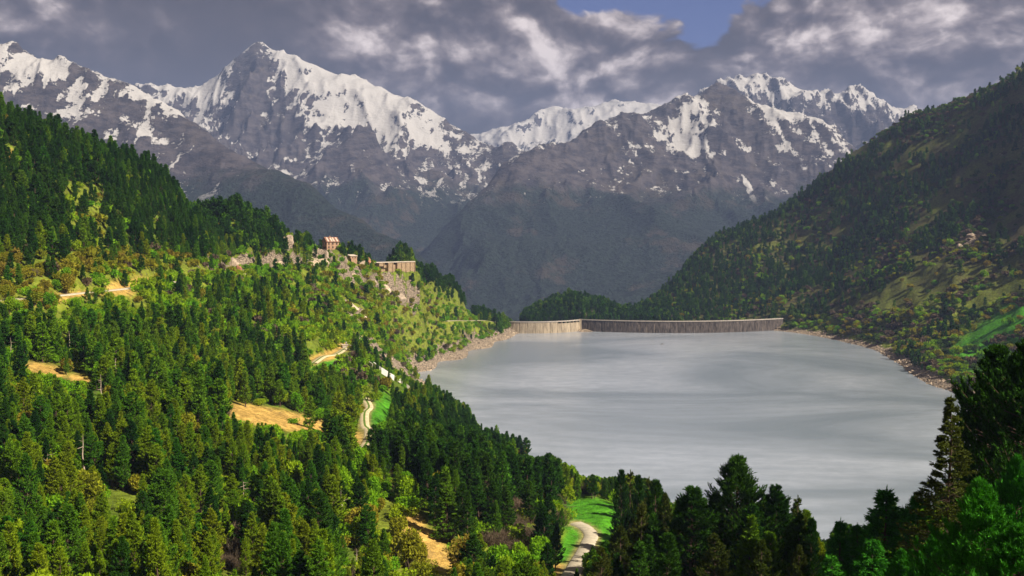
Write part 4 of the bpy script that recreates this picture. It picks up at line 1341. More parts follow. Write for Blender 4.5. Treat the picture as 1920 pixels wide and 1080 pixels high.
def name_all(items):
    """items: (object, adjectives, noun, px, py). Same wording only within a numbered-by-side cluster"""
    d = {}
    for o, adj, noun, px, py in items:
        d.setdefault((adj + ' ' + noun, where(px, py)), []).append((px, o))
    for (a, w), L in d.items():
        L.sort(key=lambda q: q[0])
        n = len(L)
        for i, (px, o) in enumerate(L):
            if n == 1:
                t = a + ' ' + w
            elif n == 2:
                t = ('left of pair: ', 'right of pair: ')[i] + a + ' ' + w
            elif n == 3:
                t = ('leftmost', 'middle', 'rightmost')[i] + ': ' + a + ' ' + w
            else:
                t = ('leftmost' if i == 0 else 'rightmost' if i == n - 1 else ORD[min(i, 25)] + ' from left') + ': ' + a + ' ' + w
            o['label'] = t

# ------------------------------------------------------------------ hero trees on the near slope
def hero(seed, H, R, st, mat, **k):
    geo = conifer(seed, H, R, st, **k)
    return Proto(geo[0], geo[1], H, mat, joined=False)
HP = {
    'open': hero(101, 20, 5.6, 'open', TONES['dark green'], nbr=330, tpb=12, nb=14, bl=.34, bw=.06, cb=.12, spread=.26, al=3.2, gaps=.5),
    'column': hero(102, 20, 3.6, 'open', TONES['dark green'], nbr=270, tpb=10, nb=13, bl=.32, bw=.06, cb=.10, spread=.27, al=3.0, gaps=.4),
    'olive': hero(103, 18, 4.4, 'pine', M_OLIVE, nbr=230, tpb=12, nb=11, bl=.28, bw=.06, cb=.08, spread=.4, al=2.0, gaps=.5),
    'thin': hero(104, 16, 1.6, 'open', M_OLIVE, nbr=70, tpb=6, nb=11, bl=.28, bw=.06, cb=.25, spread=.4, al=2.0, gaps=.9),
    'spruce': hero(115, 24, 5.6, 'spruce', M_OLIVE, nbr=420, tpb=17, nb=10, bl=.24, bw=.055, cb=.05, spread=.42, al=1.8, gaps=.6),
    'young': hero(106, 12, 3.6, 'spruce', M_BRIGHT, nbr=280, tpb=11, nb=12, bl=.26, bw=.055, cb=.04, spread=.32, al=2.8),
    'bright': hero(107, 10, 4.3, 'pine', M_BRIGHT, nbr=300, tpb=17, nb=15, bl=.26, bw=.04, cb=.03, spread=.40, al=1.6, gaps=.4),
    'great': hero(108, 24, 8.0, 'open', TONES['dark green'], nbr=460, tpb=18, nb=9, bl=.34, bw=.075, cb=.06, spread=.42, al=1.8, gaps=.1),
}
HERO = [  # px, py of the top, Y, kind, width factor, noun, label
    (1380, 860, 150, 'open', 1.12, 'stone_pine', 'tall stone pine with open candle-like shoots against the middle of the lake'),
    (1338, 930, 156, 'column', 1.0, 'stone_pine', 'narrow dark pine tucked against the left side of the tall open pine'),
    (1292, 914, 148, 'column', 1.35, 'stone_pine', 'round-topped pine standing left of the tall open pine, lake above it'),
    (1462, 913, 146, 'column', 1.05, 'stone_pine', 'dark narrow pine standing right of the tall open pine'),
    (1499, 932, 150, 'thin', 1.1, 'stone_pine', 'thin sparse pine with bare upper trunk before the pale water'),
    (1523, 972, 140, 'column', .8, 'stone_pine', 'low pine at the left side of the lowest water gap'),
    (1424, 945, 155, 'column', .9, 'stone_pine', 'pine crown half hidden between two taller dark pines'),
    (1226, 904, 185, 'column', .9, 'stone_pine', 'bushy pine just left of the notch of water in the near pines'),
    (1247, 925, 170, 'olive', .7, 'stone_pine', 'olive pine leaning over the water notch in the near pines'),
    (1198, 893, 228, 'column', .8, 'stone_pine', 'small round-crowned pine against the lake right of the meadow'),
    (1162, 884, 236, 'column', .8, 'stone_pine', 'dark tufted pine at the upper right corner of the meadow'),
    (1184, 884, 250, 'thin', 1.2, 'stone_pine', 'slim straight pine with visible trunk behind the meadow corner'),
    (1215, 898, 215, 'thin', 1.0, 'stone_pine', 'slim pine with level branches beside the round-crowned pine'),
    (1205, 945, 160, 'olive', 1.0, 'stone_pine', 'olive green pine filling the slope below the water notch'),
    (1165, 985, 150, 'olive', .9, 'stone_pine', 'olive pine rising right of the meadow edge near the bottom'),
    (1128, 1024, 135, 'olive', .9, 'stone_pine', 'olive pine at the bottom edge beside the curving gravel road'),
    (1255, 1000, 125, 'column', 1.2, 'stone_pine', 'dark pine low in front of the water notch'),
    (1340, 1000, 118, 'olive', 1.0, 'stone_pine', 'brownish green pine crown at the foot of the tall open pine'),
    (1430, 1010, 112, 'olive', 1.0, 'stone_pine', 'brownish pine crown right below the tall open pine'),
    (1500, 1020, 112, 'olive', .9, 'stone_pine', 'yellowish pine crown at the bottom left of the lowest water gap'),
    (1577, 976, 118, 'young', .8, 'young_pine', 'small green pine rising on the right of the lowest water gap'),
    (1607, 984, 124, 'young', .9, 'young_pine', 'second small green pine right of the lowest water gap'),
    (1664, 918, 115, 'young', 1.1, 'young_pine', 'pointed green pine with steep shoots standing left of the ragged spruce'),
    (1698, 950, 118, 'young', .9, 'young_pine', 'lower pointed pine close behind the pointed green pine'),
    (1722, 930, 112, 'young', .9, 'young_pine', 'pointed pine at the left foot of the ragged spruce'),
    (1635, 1010, 96, 'young', 1.1, 'young_pine', 'green pine at the bottom edge between water gap and pointed pine'),
    (1560, 1040, 100, 'young', 1.0, 'young_pine', 'green pine crown at the bottom edge under the lowest water gap'),
    (1786, 742, 98, 'spruce', 1.05, 'spruce_tree', 'ragged tall spruce with drooping boughs left of the great dark pine'),
    (1872, 652, 112, 'great', 1.0, 'stone_pine', 'great dark pine filling the right edge above the bright pine'),
    (1935, 640, 104, 'great', 1.0, 'stone_pine', 'second great dark pine cut off by the right edge'),
    (1838, 715, 118, 'column', 1.5, 'stone_pine', 'dark bushy pine at the left shoulder of the great dark pine'),
    (1838, 903, 62, 'bright', 1.0, 'stone_pine', 'vivid green bushy pine in the lower right, soft rounded crown'),
    (1905, 860, 76, 'bright', .8, 'stone_pine', 'yellow tipped green pine at the right edge behind the bright bushy pine'),
    (1915, 985, 58, 'bright', .8, 'stone_pine', 'green pine cut off by the lower right corner'),
    (1755, 1000, 76, 'bright', .75, 'stone_pine', 'green pine at the bottom left of the bright bushy pine'),
    (1690, 1030, 84, 'bright', .7, 'stone_pine', 'green pine low at the bottom edge below the pointed pine'),
    (600, 922, 205, 'column', 1.5, 'stone_pine', 'large dark round-headed pine standing near the bottom centre-left'),
    (868, 905, 262, 'column', 1.3, 'stone_pine', 'very dark tall pine above the orange gully'),
    (915, 850, 300, 'column', 1.3, 'stone_pine', 'dark pine rising tallest among the pines left of the meadow'),
]
hero_spots = []
n_ind = 0
def place_tree(name, pr, x, y, z, h, wf, rot, label=None, cat='pine tree', group='pines on the near slope', tilt=(0, 0)):
    e = bpy.data.objects.new(name, None); COL.objects.link(e)
    s = h / pr.H
    e.location = (x, y, z - 0.25); e.rotation_euler = (tilt[0], tilt[1], rot); e.scale = (s * wf, s * wf, s)
    e.empty_display_size = 0.1
    for nm, me in (('crown', pr.crown), ('trunk', pr.wood)):
        o = bpy.data.objects.new(nm, me); o.parent = e; COL.objects.link(o)
    if label: e['label'] = label
    e['category'] = cat
    if group: e['group'] = group
    return e
for (px, py, Y, kind, wf, nm, lab) in HERO:
    w = world_of(px, py, Y)
    z = float(H(np.array([w[0]]), np.array([Y]))[0])
    pr = HP[kind]; h = w[2] - z
    s = h / pr.H
    if kind == 'bright': wf = wf * 9.5 / (h) * 1.0 if h > 10 else wf
    place_tree(nm, pr, w[0], Y, z, h, wf * (1.0 if kind in ('bright',) else min(1.0, 21.0 / h)), rsc.rand() * 6.28, lab, 'spruce' if 'spruce' in nm else 'pine tree')
    hero_spots.append((w[0], Y, h, pr.H))

# ------------------------------------------------------------------ the forest
hs = np.array([(a, b) for a, b, _, _ in hero_spots])
T = [t for t in TREES if np.min(np.hypot(hs[:, 0] - t[0], hs[:, 1] - t[1])) > 3.2]
T.sort(key=lambda t: -t[3] / t[1])
def tone_of(px, py, region, r):
    if region == 'knoll' or region == 'right':
        return 0 if r < .8 else 1
    if region == 'left' and px > 775 and py < 600 and px - 775 > (py - 520) * 1.4:
        return 0
    if region == 'near':
        return 0 if r < .85 else 1
    if 470 < px < 920 and 480 < py < 700 and r < .55:
        return 0
    y = 0.25 + 0.45 * sstep(py, 560, 900) * (1 - sstep(px, 420, 800)) - 0.30 * (py < 460)
    y -= .28 * ell(px, py, 880, 920, 190, 110, 0) 
    if r < .36 - y * .3 + (.50 if py < 480 else 0) + .5 * float(ell(px, py, 880, 920, 190, 130)):
        return 0
    return 2 if r > .98 - y * .75 else 1
inv = []; named = []
count = 0
for (x, y, z, h, px, py, reg) in T:
    r = rsc.rand(); tn = tone_of(px, py, reg, rsc.rand())
    inframe = -30 < px < 1950 and py - F * h / y < 1085 and project(x, y, z + h)[1] < 1080
    if count < 262 and inframe:
        si = int(rsc.choice([0, 1, 2, 3, 4], p=[.28, .24, .18, .10, .20]))
        pr = NEAR[si][tn] if y < 330 else MID[[0, 1, 3, 4, 2][si]][tn]
        sp = si == 3
        e = place_tree('spruce_tree' if sp else 'stone_pine', pr, x, y, z, h, 0.85 + .35 * rsc.rand(), rsc.rand() * 6.28, None, 'spruce' if sp else 'pine tree',
                       'pines of the near forest', (rsc.randn() * .03, rsc.randn() * .03))
        size = 'tall' if h > 15 else 'mid-size' if h > 11 else 'small'
        named.append((e, size + ' ' + TKEYS[tn], ('pointed spruce', 'stone pine', 'open pine', 'narrow pine')[0 if sp else 2 if si == 2 else 3 if si == 4 else 1], px, py - F * h / y * .5))
        count += 1
        continue
    inv.append((x, y, z, h, tn, reg))
name_all(named)
protos = [p[t].all for p in NEAR for t in range(3)] + [p[t].all for p in MID for t in range(3)] + [p[t].all for p in FAR for t in range(3)]
nN, nM, nF = len(NEAR) * 3, len(MID) * 3, len(FAR) * 3
A = np.array([(a[0], a[1], a[2], a[3], a[4]) for a in inv])
n = len(A)
wf = 0.85 + .40 * rsc.rand(n)
reg = np.array([a[5] for a in inv])
si = rsc.choice(6, n, p=[.24, .20, .18, .10, .10, .18]); fi = rsc.choice(4, n, p=[.34, .28, .14, .24])
idx = np.where(A[:, 1] < 300, (si % 5) * 3 + A[:, 4], np.where(A[:, 1] < 800, nN + si * 3 + A[:, 4], nN + nM + fi * 3 + A[:, 4])).astype(int)
s = A[:, 3] / 14.0
o = instancer('conifer_forest', protos, A[:, 0], A[:, 1], A[:, 2] - .3, np.stack([rsc.randn(n) * .03, rsc.randn(n) * .03, rsc.rand(n) * 6.28], 1), np.stack([s * wf, s * wf, s], 1), idx)
print('individual pines', count, 'in the mass', n)

# ------------------------------------------------------------------ bushes
BUSHES.sort(key=lambda t: -t[3] / t[1])
KN = {'leaf': ('green_bush', 'fresh green', 'bush'), 'ochre': ('budding_bush', 'ochre', 'budding bush'), 'twig': ('bare_shrub', 'reddish', 'bare shrub'), 'scrub': ('scrub_bush', 'dull green', 'bush')}
named = []; bm = []; count = 0
for (x, y, z, s, k, px, py, reg) in BUSHES:
    if count < 280 and -5 < px < 1925 and py < 1100:
        pr = BUSH[k][rsc.randint(len(BUSH[k]))]
        nm, adj, noun = KN[k]
        o = link(nm, pr.all, loc=(x, y, z - .1), category='shrub' if k == 'twig' else 'bush', group='bushes between the trees of the left slope')
        o.rotation_euler = (0, 0, rsc.rand() * 6.28); o.scale = (s, s, s * (0.85 + .4 * rsc.rand()))
        named.append((o, ('large ' if s > .95 else 'small ' if s < .7 else '') + adj, noun, px, py))
        count += 1
        continue
    bm.append((x, y, z, s, k))
name_all(named)
kk = list(KN)
protos = []; off = {}
for k in kk:
    off[k, 0] = len(protos); protos += [p.all for p in BUSH[k]]
    off[k, 1] = len(protos); protos += [p.all for p in BUSHFAR[k]]
n = len(bm); A = np.array([(b[0], b[1], b[2], b[3]) for b in bm])
idx = np.array([off[b[4], int(b[1] > 480)] + rsc.randint(len(BUSHFAR[b[4]]) if b[1] > 480 else len(BUSH[b[4]])) for b in bm])
far = np.where(A[:, 1] > 1000, 1.05, 1.0) * A[:, 3]
instancer('shrubbery', protos, A[:, 0], A[:, 1], A[:, 2] - .1, np.stack([0 * far, 0 * far, rsc.rand(n) * 6.28], 1), np.stack([far, far, far * (0.8 + .4 * rsc.rand(n))], 1), idx)
print('bushes in mass', n)

# young birches by the water and larches
for (px, py, Y, h, lab) in ((931, 797, 610, 15, 'slender pale green young birch standing highest against the left water edge'), (912, 812, 600, 11, 'low pale green birch left of the slender one'), (962, 822, 600, 12, 'round pale green birch right of the slender one'),
                            (948, 818, 615, 10, 'short yellowish birch between two pale birches'), (1060, 868, 445, 12, 'pale green birch behind the left end of the meadow'), (1078, 884, 440, 10, 'round yellowish birch at the lakeside hedge behind the meadow'),
                            (1104, 892, 440, 10, 'low pale birch in the middle of the hedge behind the meadow'), (1136, 896, 430, 9, 'low green birch at the right end of the meadow hedge')):
    w = world_of(px, py, Y); z = float(H(np.array([w[0]]), np.array([Y]))[0]); hh = max(w[2] - z, 5.0)
    place_tree('birch_tree', LARCH[rsc.randint(2)], w[0], Y, z, hh, min(1.5, 14 / hh), rsc.rand() * 6, lab, 'birch', 'pale young birches by the lake')

# dead trunks
def snag(px, py, h, lab, seed):
    p = march(px, py, 120); rs = np.random.RandomState(seed)
    ax, tr = trunk_geo(h, h * .022, rs, 0.05)
    k = 9; t = 0.25 + .7 * rs.rand(k); az = rs.rand(k) * 6.28
    b0 = np.stack([np.interp(t, np.linspace(-.06, 1, 6), ax[:, 0]), np.interp(t, np.linspace(-.06, 1, 6), ax[:, 1]), t * h], 1)
    ln = h * (.10 + .16 * rs.rand(k)); dd = np.stack([np.cos(az), np.sin(az), .1 + .2 * rs.randn(k)], 1)
    root = bpy.data.objects.new('dead_tree', None); COL.objects.link(root); root.location = (p[0], p[1], p[2])
    root['label'] = lab; root['category'] = 'dead tree'; root['group'] = 'bleached dead trees in the forest'
    link('trunk', mesh_np('trunk', tr[0], tr[1], [M_SNAG], smooth=True), root)
    bv = tubes(b0, b0 + dd * ln[:, None], np.full(k, h * .008), np.full(k, .01))
    link('branch', mesh_np('branch', bv[0], bv[1], [M_SNAG]), root)
for i, a in enumerate(SNAGS):
    snag(*a, seed=300 + i)

# ------------------------------------------------------------------ rocks
M_ROCK = surf_mat('rock_warm', (0.42, 0.33, 0.25), 0.95, 0.45, 0.35, 0.5, 0.9)
M_ROCKRED = surf_mat('rock_red', (0.42, 0.19, 0.11), 0.95, 0.45, 0.35, 0.5, 0.9)
M_ROCKPALE = surf_mat('rock_pale', (0.60, 0.47, 0.34), 0.95, 0.35, 0.35, 0.5, 0.9)
def rock_geo(seed, sx, sy, sz, n=22, jag=.35):
    rs = np.random.RandomState(seed)
    th = np.linspace(0, math.pi, n); ph = np.linspace(0, 2 * math.pi, n * 2, endpoint=False)
    T_, Pp = np.meshgrid(th, ph, indexing='ij')
    d = np.stack([np.sin(T_) * np.cos(Pp), np.sin(T_) * np.sin(Pp), np.cos(T_)], -1).reshape(-1, 3)
    pl = unit(rs.randn(16, 3)); cut = 0.62 + .3 * rs.rand(16)
    r = np.min(np.where(d @ pl.T > 0.05, cut / np.maximum(d @ pl.T, .05), 9), axis=1)
    r = np.minimum(r, 1.15)
    r = r * (1 + jag * .35 * fbm(d[:, 0] * 3 + seed, d[:, 1] * 3 + d[:, 2] * 2.3, 4))
    V = d * r[:, None] * [sx, sy, sz]
    m = n * 2; f = []
    for i in range(n - 1):
        for j in range(m):
            f.append((i * m + j, (i + 1) * m + j, (i + 1) * m + (j + 1) % m, i * m + (j + 1) % m))
    return V, np.array(f)
def outcrop(px, py, wpx, hpx, mat, lab, seed, ymin=400, tilt=0.0, depth=.7):
    p = march(px, py + hpx * .4, ymin)
    m = p[1] / F
    V, f = rock_geo(seed, wpx * m * .5, wpx * m * .5 * depth, hpx * m * .6)
    o = link('rock_outcrop', mesh_np('rock_outcrop', V, f, [mat]), loc=(p[0], p[1], p[2] + hpx * m * .12), label=lab, category='rock', group='bare rocks on the slopes')
    o.rotation_euler = (0, tilt, 0)
    return o
for i, a in enumerate((
    (447, 503, 20, 36, M_ROCKRED, 'red rock crag beside the hillside road below the dark forest'), (436, 490, 24, 26, M_ROCK, 'brown rock shoulder just behind the red rock crag'),
    (512, 492, 14, 20, M_ROCKPALE, 'narrow pale cliff left of the road cutting'), (530, 496, 22, 20, M_ROCKPALE, 'pale pinkish cliff piece at the road cutting'),
    (583, 494, 30, 16, M_ROCKPALE, 'long pale cliff under the road, left half'), (606, 493, 22, 18, M_ROCKPALE, 'pale cliff piece directly below the stone house'),
    (612, 476, 12, 24, M_ROCK, 'steep grey rock carrying the stone house'), (645, 487, 16, 18, M_ROCK, 'grey rock left of the small pink hut'), (690, 487, 12, 18, M_ROCKRED, 'orange rock knob between hut and long wall'),
    (545, 447, 18, 20, M_ROCK, 'grey boulder among trees on the left skyline'), (722, 540, 22, 20, M_ROCKPALE, 'broken pale rocks below the long wall, upper piece'), (748, 556, 26, 20, M_ROCK, 'broken brown rocks below the long wall, lower piece'),
    (700, 528, 18, 14, M_ROCK, 'small rock face left of the broken rocks'), (665, 518, 20, 10, M_ROCKPALE, 'pale slab lying on the slope under the hut'), (664, 575, 26, 10, M_ROCKPALE, 'slanting pale slab in the bushes mid-slope'), (680, 592, 24, 9, M_ROCKPALE, 'lower slanting slab in the bushes mid-slope'),
    (918, 568, 16, 26, M_ROCK, 'grey cliff at the point above the dam road'), (926, 590, 14, 26, M_ROCKPALE, 'pale cliff foot at the left end of the dam'), (905, 556, 12, 12, M_ROCK, 'small rock among the crest pines above the dam'),
    (1095, 556, 14, 14, M_ROCKPALE, 'pale rock showing in the pines of the knoll'), (800, 521, 10, 8, M_ROCKPALE, 'little white rock below the crest pines'),
    (234, 950, 9, 8, M_ROCKPALE, 'single white stone in a tiny clearing of the lower forest'), (885, 812, 16, 10, M_ROCKPALE, 'pale boulder beside the birches by the water'), (1800, 462, 18, 12, M_ROCK, 'grey rock patch high on the right slope'), (1820, 440, 16, 10, M_ROCK, 'upper grey rock patch on the right slope'))):
    outcrop(*a, seed=500 + i, ymin=150 if a[1] > 750 else 500, tilt=.5 if 'slant' in a[5] or 'slab' in a[5] else 0.0)

# loose stones of the shores and the rocky patches: nobody could count them
X, Y = scatter(-420, 700, 560, 1700, 2.4)
Z = H(X, Y); z = zones(X, Y, Z)
sh = (1 - sstep(Z, 3.5, 8.0)) * (Z > -0.6)
pr_ = np.maximum(sh * .42, sstep(z['rock'], .3, .9) * .30)
ok = (rsc.rand(len(X)) < pr_) & visible(X, Y, Z + 1, .001)
X, Y, Z = X[ok], Y[ok], Z[ok]
rk = []
for i in range(4):
    V, f = rock_geo(700 + i, 1, .8, .6, n=6, jag=.6)
    rk.append(mesh_np('stone', V, f, [M_ROCK if i % 2 else M_ROCKPALE]))
n = len(X); s = 0.35 + 1.3 * rsc.rand(n) ** 3 + .2 * rsc.rand(n)
instancer('rubble', rk, X, Y, Z, rsc.rand(n, 3) * [.8, .8, 6.28], np.stack([s * (1 + rsc.rand(n)), s, s * .9], 1), rsc.randint(0, 4, n))
print('stones', n)

# ------------------------------------------------------------------ masonry
class Bx:
    def __init__(s): s.v = []; s.f = []
    def box(s, x0, x1, y0, y1, z0, z1):
        b = len(s.v)
        s.v += [(x0, y0, z0), (x1, y0, z0), (x1, y1, z0), (x0, y1, z0), (x0, y0, z1), (x1, y0, z1), (x1, y1, z1), (x0, y1, z1)]
        s.f += [(b, b + 3, b + 2, b + 1), (b + 4, b + 5, b + 6, b + 7), (b, b + 1, b + 5, b + 4), (b + 1, b + 2, b + 6, b + 5), (b + 2, b + 3, b + 7, b + 6), (b + 3, b, b + 4, b + 7)]
        return s
    def quad(s, *p):
        b = len(s.v); s.v += list(p); s.f.append(tuple(range(b, b + len(p)))); return s
    def mk(s, name, mat, parent=None, **k):
        me = bpy.data.meshes.new(name); me.from_pydata([tuple(map(float, p)) for p in s.v], [], s.f); me.materials.append(mat)
        return link(name, me, parent, **k)

def root(name, loc, rz, label, cat, group=None):
    e = bpy.data.objects.new(name, None); COL.objects.link(e); e.location = tuple(map(float, loc)); e.rotation_euler = (0, 0, rz)
    e['label'] = label; e['category'] = cat; e['kind'] = 'thing'
    if group: e['group'] = group
    return e

M_STUCCO = surf_mat('stucco_pink', (0.42, 0.26, 0.17), 0.9, 0.4, 0.5, 0.05)
M_STUCCO2 = surf_mat('stucco_ochre', (0.36, 0.25, 0.15), 0.9, 0.5, 0.5, 0.05)
M_TIN = surf_mat('rusty_roof', (0.27, 0.13, 0.085), 0.6, 0.55, 0.9, 0.03)
M_PALEROOF = surf_mat('pale_roof', (0.62, 0.52, 0.42), 0.8, 0.2, 0.6)
M_DARK = surf_mat('dark_opening', (0.03, 0.026, 0.022), 0.5, 0.2, 1.0)
M_FRAME = surf_mat('worn_wood', (0.20, 0.12, 0.07), 0.8, 0.3, 2.0)
M_CONC = surf_mat('concrete', (0.44, 0.40, 0.34), 0.9, 0.25, 0.35, 0.08)

# stone house with a gable towards the picture's left
p = SITE['house']
hr = root('stone_house', (p[0], p[1], p[2] + .2), math.radians(38), 'two-storey stone house with rusty gabled roof standing on the ridge', 'house')
W, L, EH, RH = 9.5, 13.5, 8.2, 12.2      # gable width (x is along the ridge)
b = Bx()
b.box(-L / 2, L / 2, -W / 2, W / 2, -3, EH)
b.quad((-L / 2, -W / 2, EH), (-L / 2, 0, RH), (-L / 2, W / 2, EH)); b.quad((L / 2, -W / 2, EH), (L / 2, W / 2, EH), (L / 2, 0, RH))
b.quad((-L / 2, -W / 2, EH), (L / 2, -W / 2, EH), (L / 2, 0, RH), (-L / 2, 0, RH)); b.quad((L / 2, W / 2, EH), (-L / 2, W / 2, EH), (-L / 2, 0, RH), (L / 2, 0, RH))
b.mk('wall', M_STUCCO, hr)
rf = Bx()
for sgn in (-1, 1):
    y0, y1 = sgn * (W / 2 + .8), 0; z0, z1 = EH - .62, RH + .12
    a = [(-L / 2 - .7, y0, z0), (L / 2 + .7, y0, z0), (L / 2 + .7, y1, z1), (-L / 2 - .7, y1, z1)]
    c = [(x, y, zz + .3) for x, y, zz in a]
    rf.quad(*a[::-1]); rf.quad(*c)
    for i in range(4):
        j = (i + 1) % 4; rf.quad(a[i], a[j], c[j], c[i])
ro = rf.mk('roof', M_TIN, hr)
Bx().box(-1.8, -.9, -1.2, -.3, RH - .6, RH + 1.5).mk('chimney', M_STUCCO, ro)
for i in range(4):
    x = -L / 2 + 1 + i * 3.2
    y0, y1 = -(W / 2 + .8) * .95, -.6
    zz = lambda y: RH + .45 + (EH - RH - .74) * abs(y) / (W / 2 + .8)
    xx = x + (i % 2) * .6
    Bx().quad((xx, y0, zz(y0) + .03), (xx + 1.7, y0, zz(y0) + .03), (xx + 1.5, y1, zz(y1) + .03), (xx + .1, y1, zz(y1) + .03)).mk('roof_sheet', M_PALEROOF, ro)
def window(par, x, y, zc, w, h, ax, name='window', dep=.12):
    """recessed-looking opening on a wall that faces -y (ax 0) or -x (ax 1)"""
    b = Bx(); f = Bx()
    if ax == 0:
        b.box(x - w / 2, x + w / 2, y - .03, y + .2, zc - h / 2, zc + h / 2)
        f.box(x - w / 2 - dep, x - w / 2, y - .10, y + .1, zc - h / 2 - dep, zc + h / 2 + dep); f.box(x + w / 2, x + w / 2 + dep, y - .10, y + .1, zc - h / 2 - dep, zc + h / 2 + dep)
        f.box(x - w / 2, x + w / 2, y - .12, y + .1, zc - h / 2 - dep, zc - h / 2); f.box(x - w / 2, x + w / 2, y - .10, y + .1, zc + h / 2, zc + h / 2 + dep)
    else:
        b.box(y - .03, y + .2, x - w / 2, x + w / 2, zc - h / 2, zc + h / 2)
        f.box(y - .10, y + .1, x - w / 2 - dep, x - w / 2, zc - h / 2 - dep, zc + h / 2 + dep); f.box(y - .10, y + .1, x + w / 2, x + w / 2 + dep, zc - h / 2 - dep, zc + h / 2 + dep)
        f.box(y - .12, y + .1, x - w / 2, x + w / 2, zc - h / 2 - dep, zc - h / 2); f.box(y - .10, y + .1, x - w / 2, x + w / 2, zc + h / 2, zc + h / 2 + dep)
    o = b.mk(name, M_DARK, par); f.mk('frame', M_FRAME, o)
for zc in (2.2, 5.9):
    for x in (-4.4, 0, 4.4):
        window(hr, x, -W / 2, zc, 1.3, 1.9, 0)
    for x in (-2.6, 2.6):
        window(hr, x, -L / 2, zc, 1.2, 1.8, 1)
window(hr, 0, -L / 2, 8.8, 1.0, 1.2, 1); window(hr, 0, -L / 2, 1.4, 1.5, 2.6, 1, 'door')

# small flat roofed hut
p = SITE['hut']
hr = root('hut', (p[0], p[1], p[2] + .1), math.radians(42), 'small pink block hut with pale slanting roof on the ridge right of the stone house', 'hut')
Bx().box(-4, 4, -3.6, 3.6, -3, 8.2).mk('wall', M_STUCCO, hr)
q = Bx(); a = [(-4.9, -4.4, 8.25), (4.9, -4.4, 8.25), (4.9, 4.4, 9.7), (-4.9, 4.4, 9.7)]; c = [(x, y, zz + .4) for x, y, zz in a]
q.quad(*a[::-1]); q.quad(*c)
for i in range(4): q.quad(a[i], a[(i + 1) % 4], c[(i + 1) % 4], c[i])
q.mk('roof', M_PALEROOF, hr)
Bx().quad((-4, 3.6, 8.2), (4, 3.6, 8.2), (4, 3.6, 9.6), (-4, 3.6, 9.6)).mk('back_wall', M_STUCCO, hr)
window(hr, -1.5, -3.6, 6.6, 1.2, 1.0, 0); window(hr, 1.8, -3.6, 6.6, 1.2, 1.0, 0); window(hr, 0, -4, 1.2, 1.4, 2.4, 1, 'door')

# long gallery wall on the ridge: roof slab on piers, walled bays
pa = march(706, 512, 850); pb = march(776, 511, 950)
A0 = world_of(702, 491.5, 1136); B0 = world_of(777, 491.0, 1192)
d = B0 - A0; Lg = float(np.hypot(d[0], d[1])); ang = math.atan2(d[1], d[0])
gr = root('gallery_wall', (A0[0], A0[1], A0[2]), ang, 'long ochre concrete gallery with flat roof slab along the ridge crest', 'wall')
Bx().box(-1, Lg + .5, -1.0, 6, -.9, 0).mk('roof_slab', M_PALEROOF, gr)
Bx().box(0, Lg, 4.0, 5.0, -13, -.95).mk('back_wall', M_STUCCO2, gr)
nb = 9; bw_ = Lg / nb
hts = [3, 5, 7, 12.5, 13, 13, 13, 13, 13, 13]
for i in range(nb + 1):
    Bx().box(i * bw_ - .45, i * bw_ + .45, -.9, 3.9, -hts[min(i, 9)], -.93).mk('pier', M_STUCCO2, gr)
for i in range(nb):
    if i in (0, 2, 4):
        Bx().box(i * bw_ + .5, (i + 1) * bw_ - .5, 2.2, 3.8, -hts[i], -3.2).mk('bay_wall', M_STUCCO2, gr)
        continue
    Bx().box(i * bw_ + .47, (i + 1) * bw_ - .47, -.15, .6, -hts[i], -.96).mk('bay_wall', M_STUCCO2, gr)

# concrete intake with open portal
p = SITE['concrete']
cr_ = root('intake_hut', (p[0], p[1], p[2]), math.radians(25), 'small grey concrete intake hut with open portal above the channel', 'hut')
q = Bx().box(-4.2, .2, -2, 2.5, -1, 3.1); q.mk('wall', M_CONC, cr_)
q = Bx(); q.box(.25, 1.0, -2, 2.5, -1, 2.6); q.box(3.4, 4.1, -2, 2.5, -1, 2.6); q.box(1.0, 3.4, -2, 2.5, 1.9, 2.6); q.box(1.0, 3.4, 2.0, 2.45, -1, 1.9); q.mk('portal', M_CONC, cr_)
Bx().box(-4.6, .6, -2.4, 2.9, 3.12, 3.45).mk('roof', M_PALEROOF, cr_)
Bx().box(-1.4, -.5, .3, 1.2, 3.45, 5.2).mk('chimney', M_CONC, cr_)

# white channel wall running down to the lake
M_WHITE = surf_mat('white_paint', (0.80, 0.77, 0.72), 0.8, 0.10, 0.6)
pts = [march(a, b_, 450) for a, b_ in ((676, 668), (688, 680), (700, 690), (714, 700), (728, 707), (740, 714), (752, 720), (770, 731), (785, 738))]
cw = root('channel_wall', pts[0], 0, 'line of white concrete wall panels running down the stony slope', 'wall')
for i in range(len(pts) - 1):
    a = pts[i]; b_ = pts[i + 1] - pts[0]; a = a - pts[0]
    dd = (b_ - a); a2 = a + dd * .06; b2 = b_ - dd * .10
    n_ = np.array([dd[1], -dd[0], 0]); n_ /= np.linalg.norm(n_); n_ *= .35
    hh = (1.5, 1.8, 3.6, 3.8, 3.6, 3.2, 2.0, 1.6)[i]
    v = []
    for q_, zz in ((a2, -1), (b2, -1), (b2, hh), (a2, hh)):
        v.append((q_ + n_ + [0, 0, zz])); 
    v += [q_ - 2 * n_ for q_ in v]
    bb = Bx(); bb.v = v; bb.f = [(0, 1, 2, 3), (7, 6, 5, 4), (0, 4, 5, 1), (1, 5, 6, 2), (2, 6, 7, 3), (3, 7, 4, 0)]
    bb.mk('wall_panel', M_WHITE if 2 <= i <= 5 else M_CONC, cw)

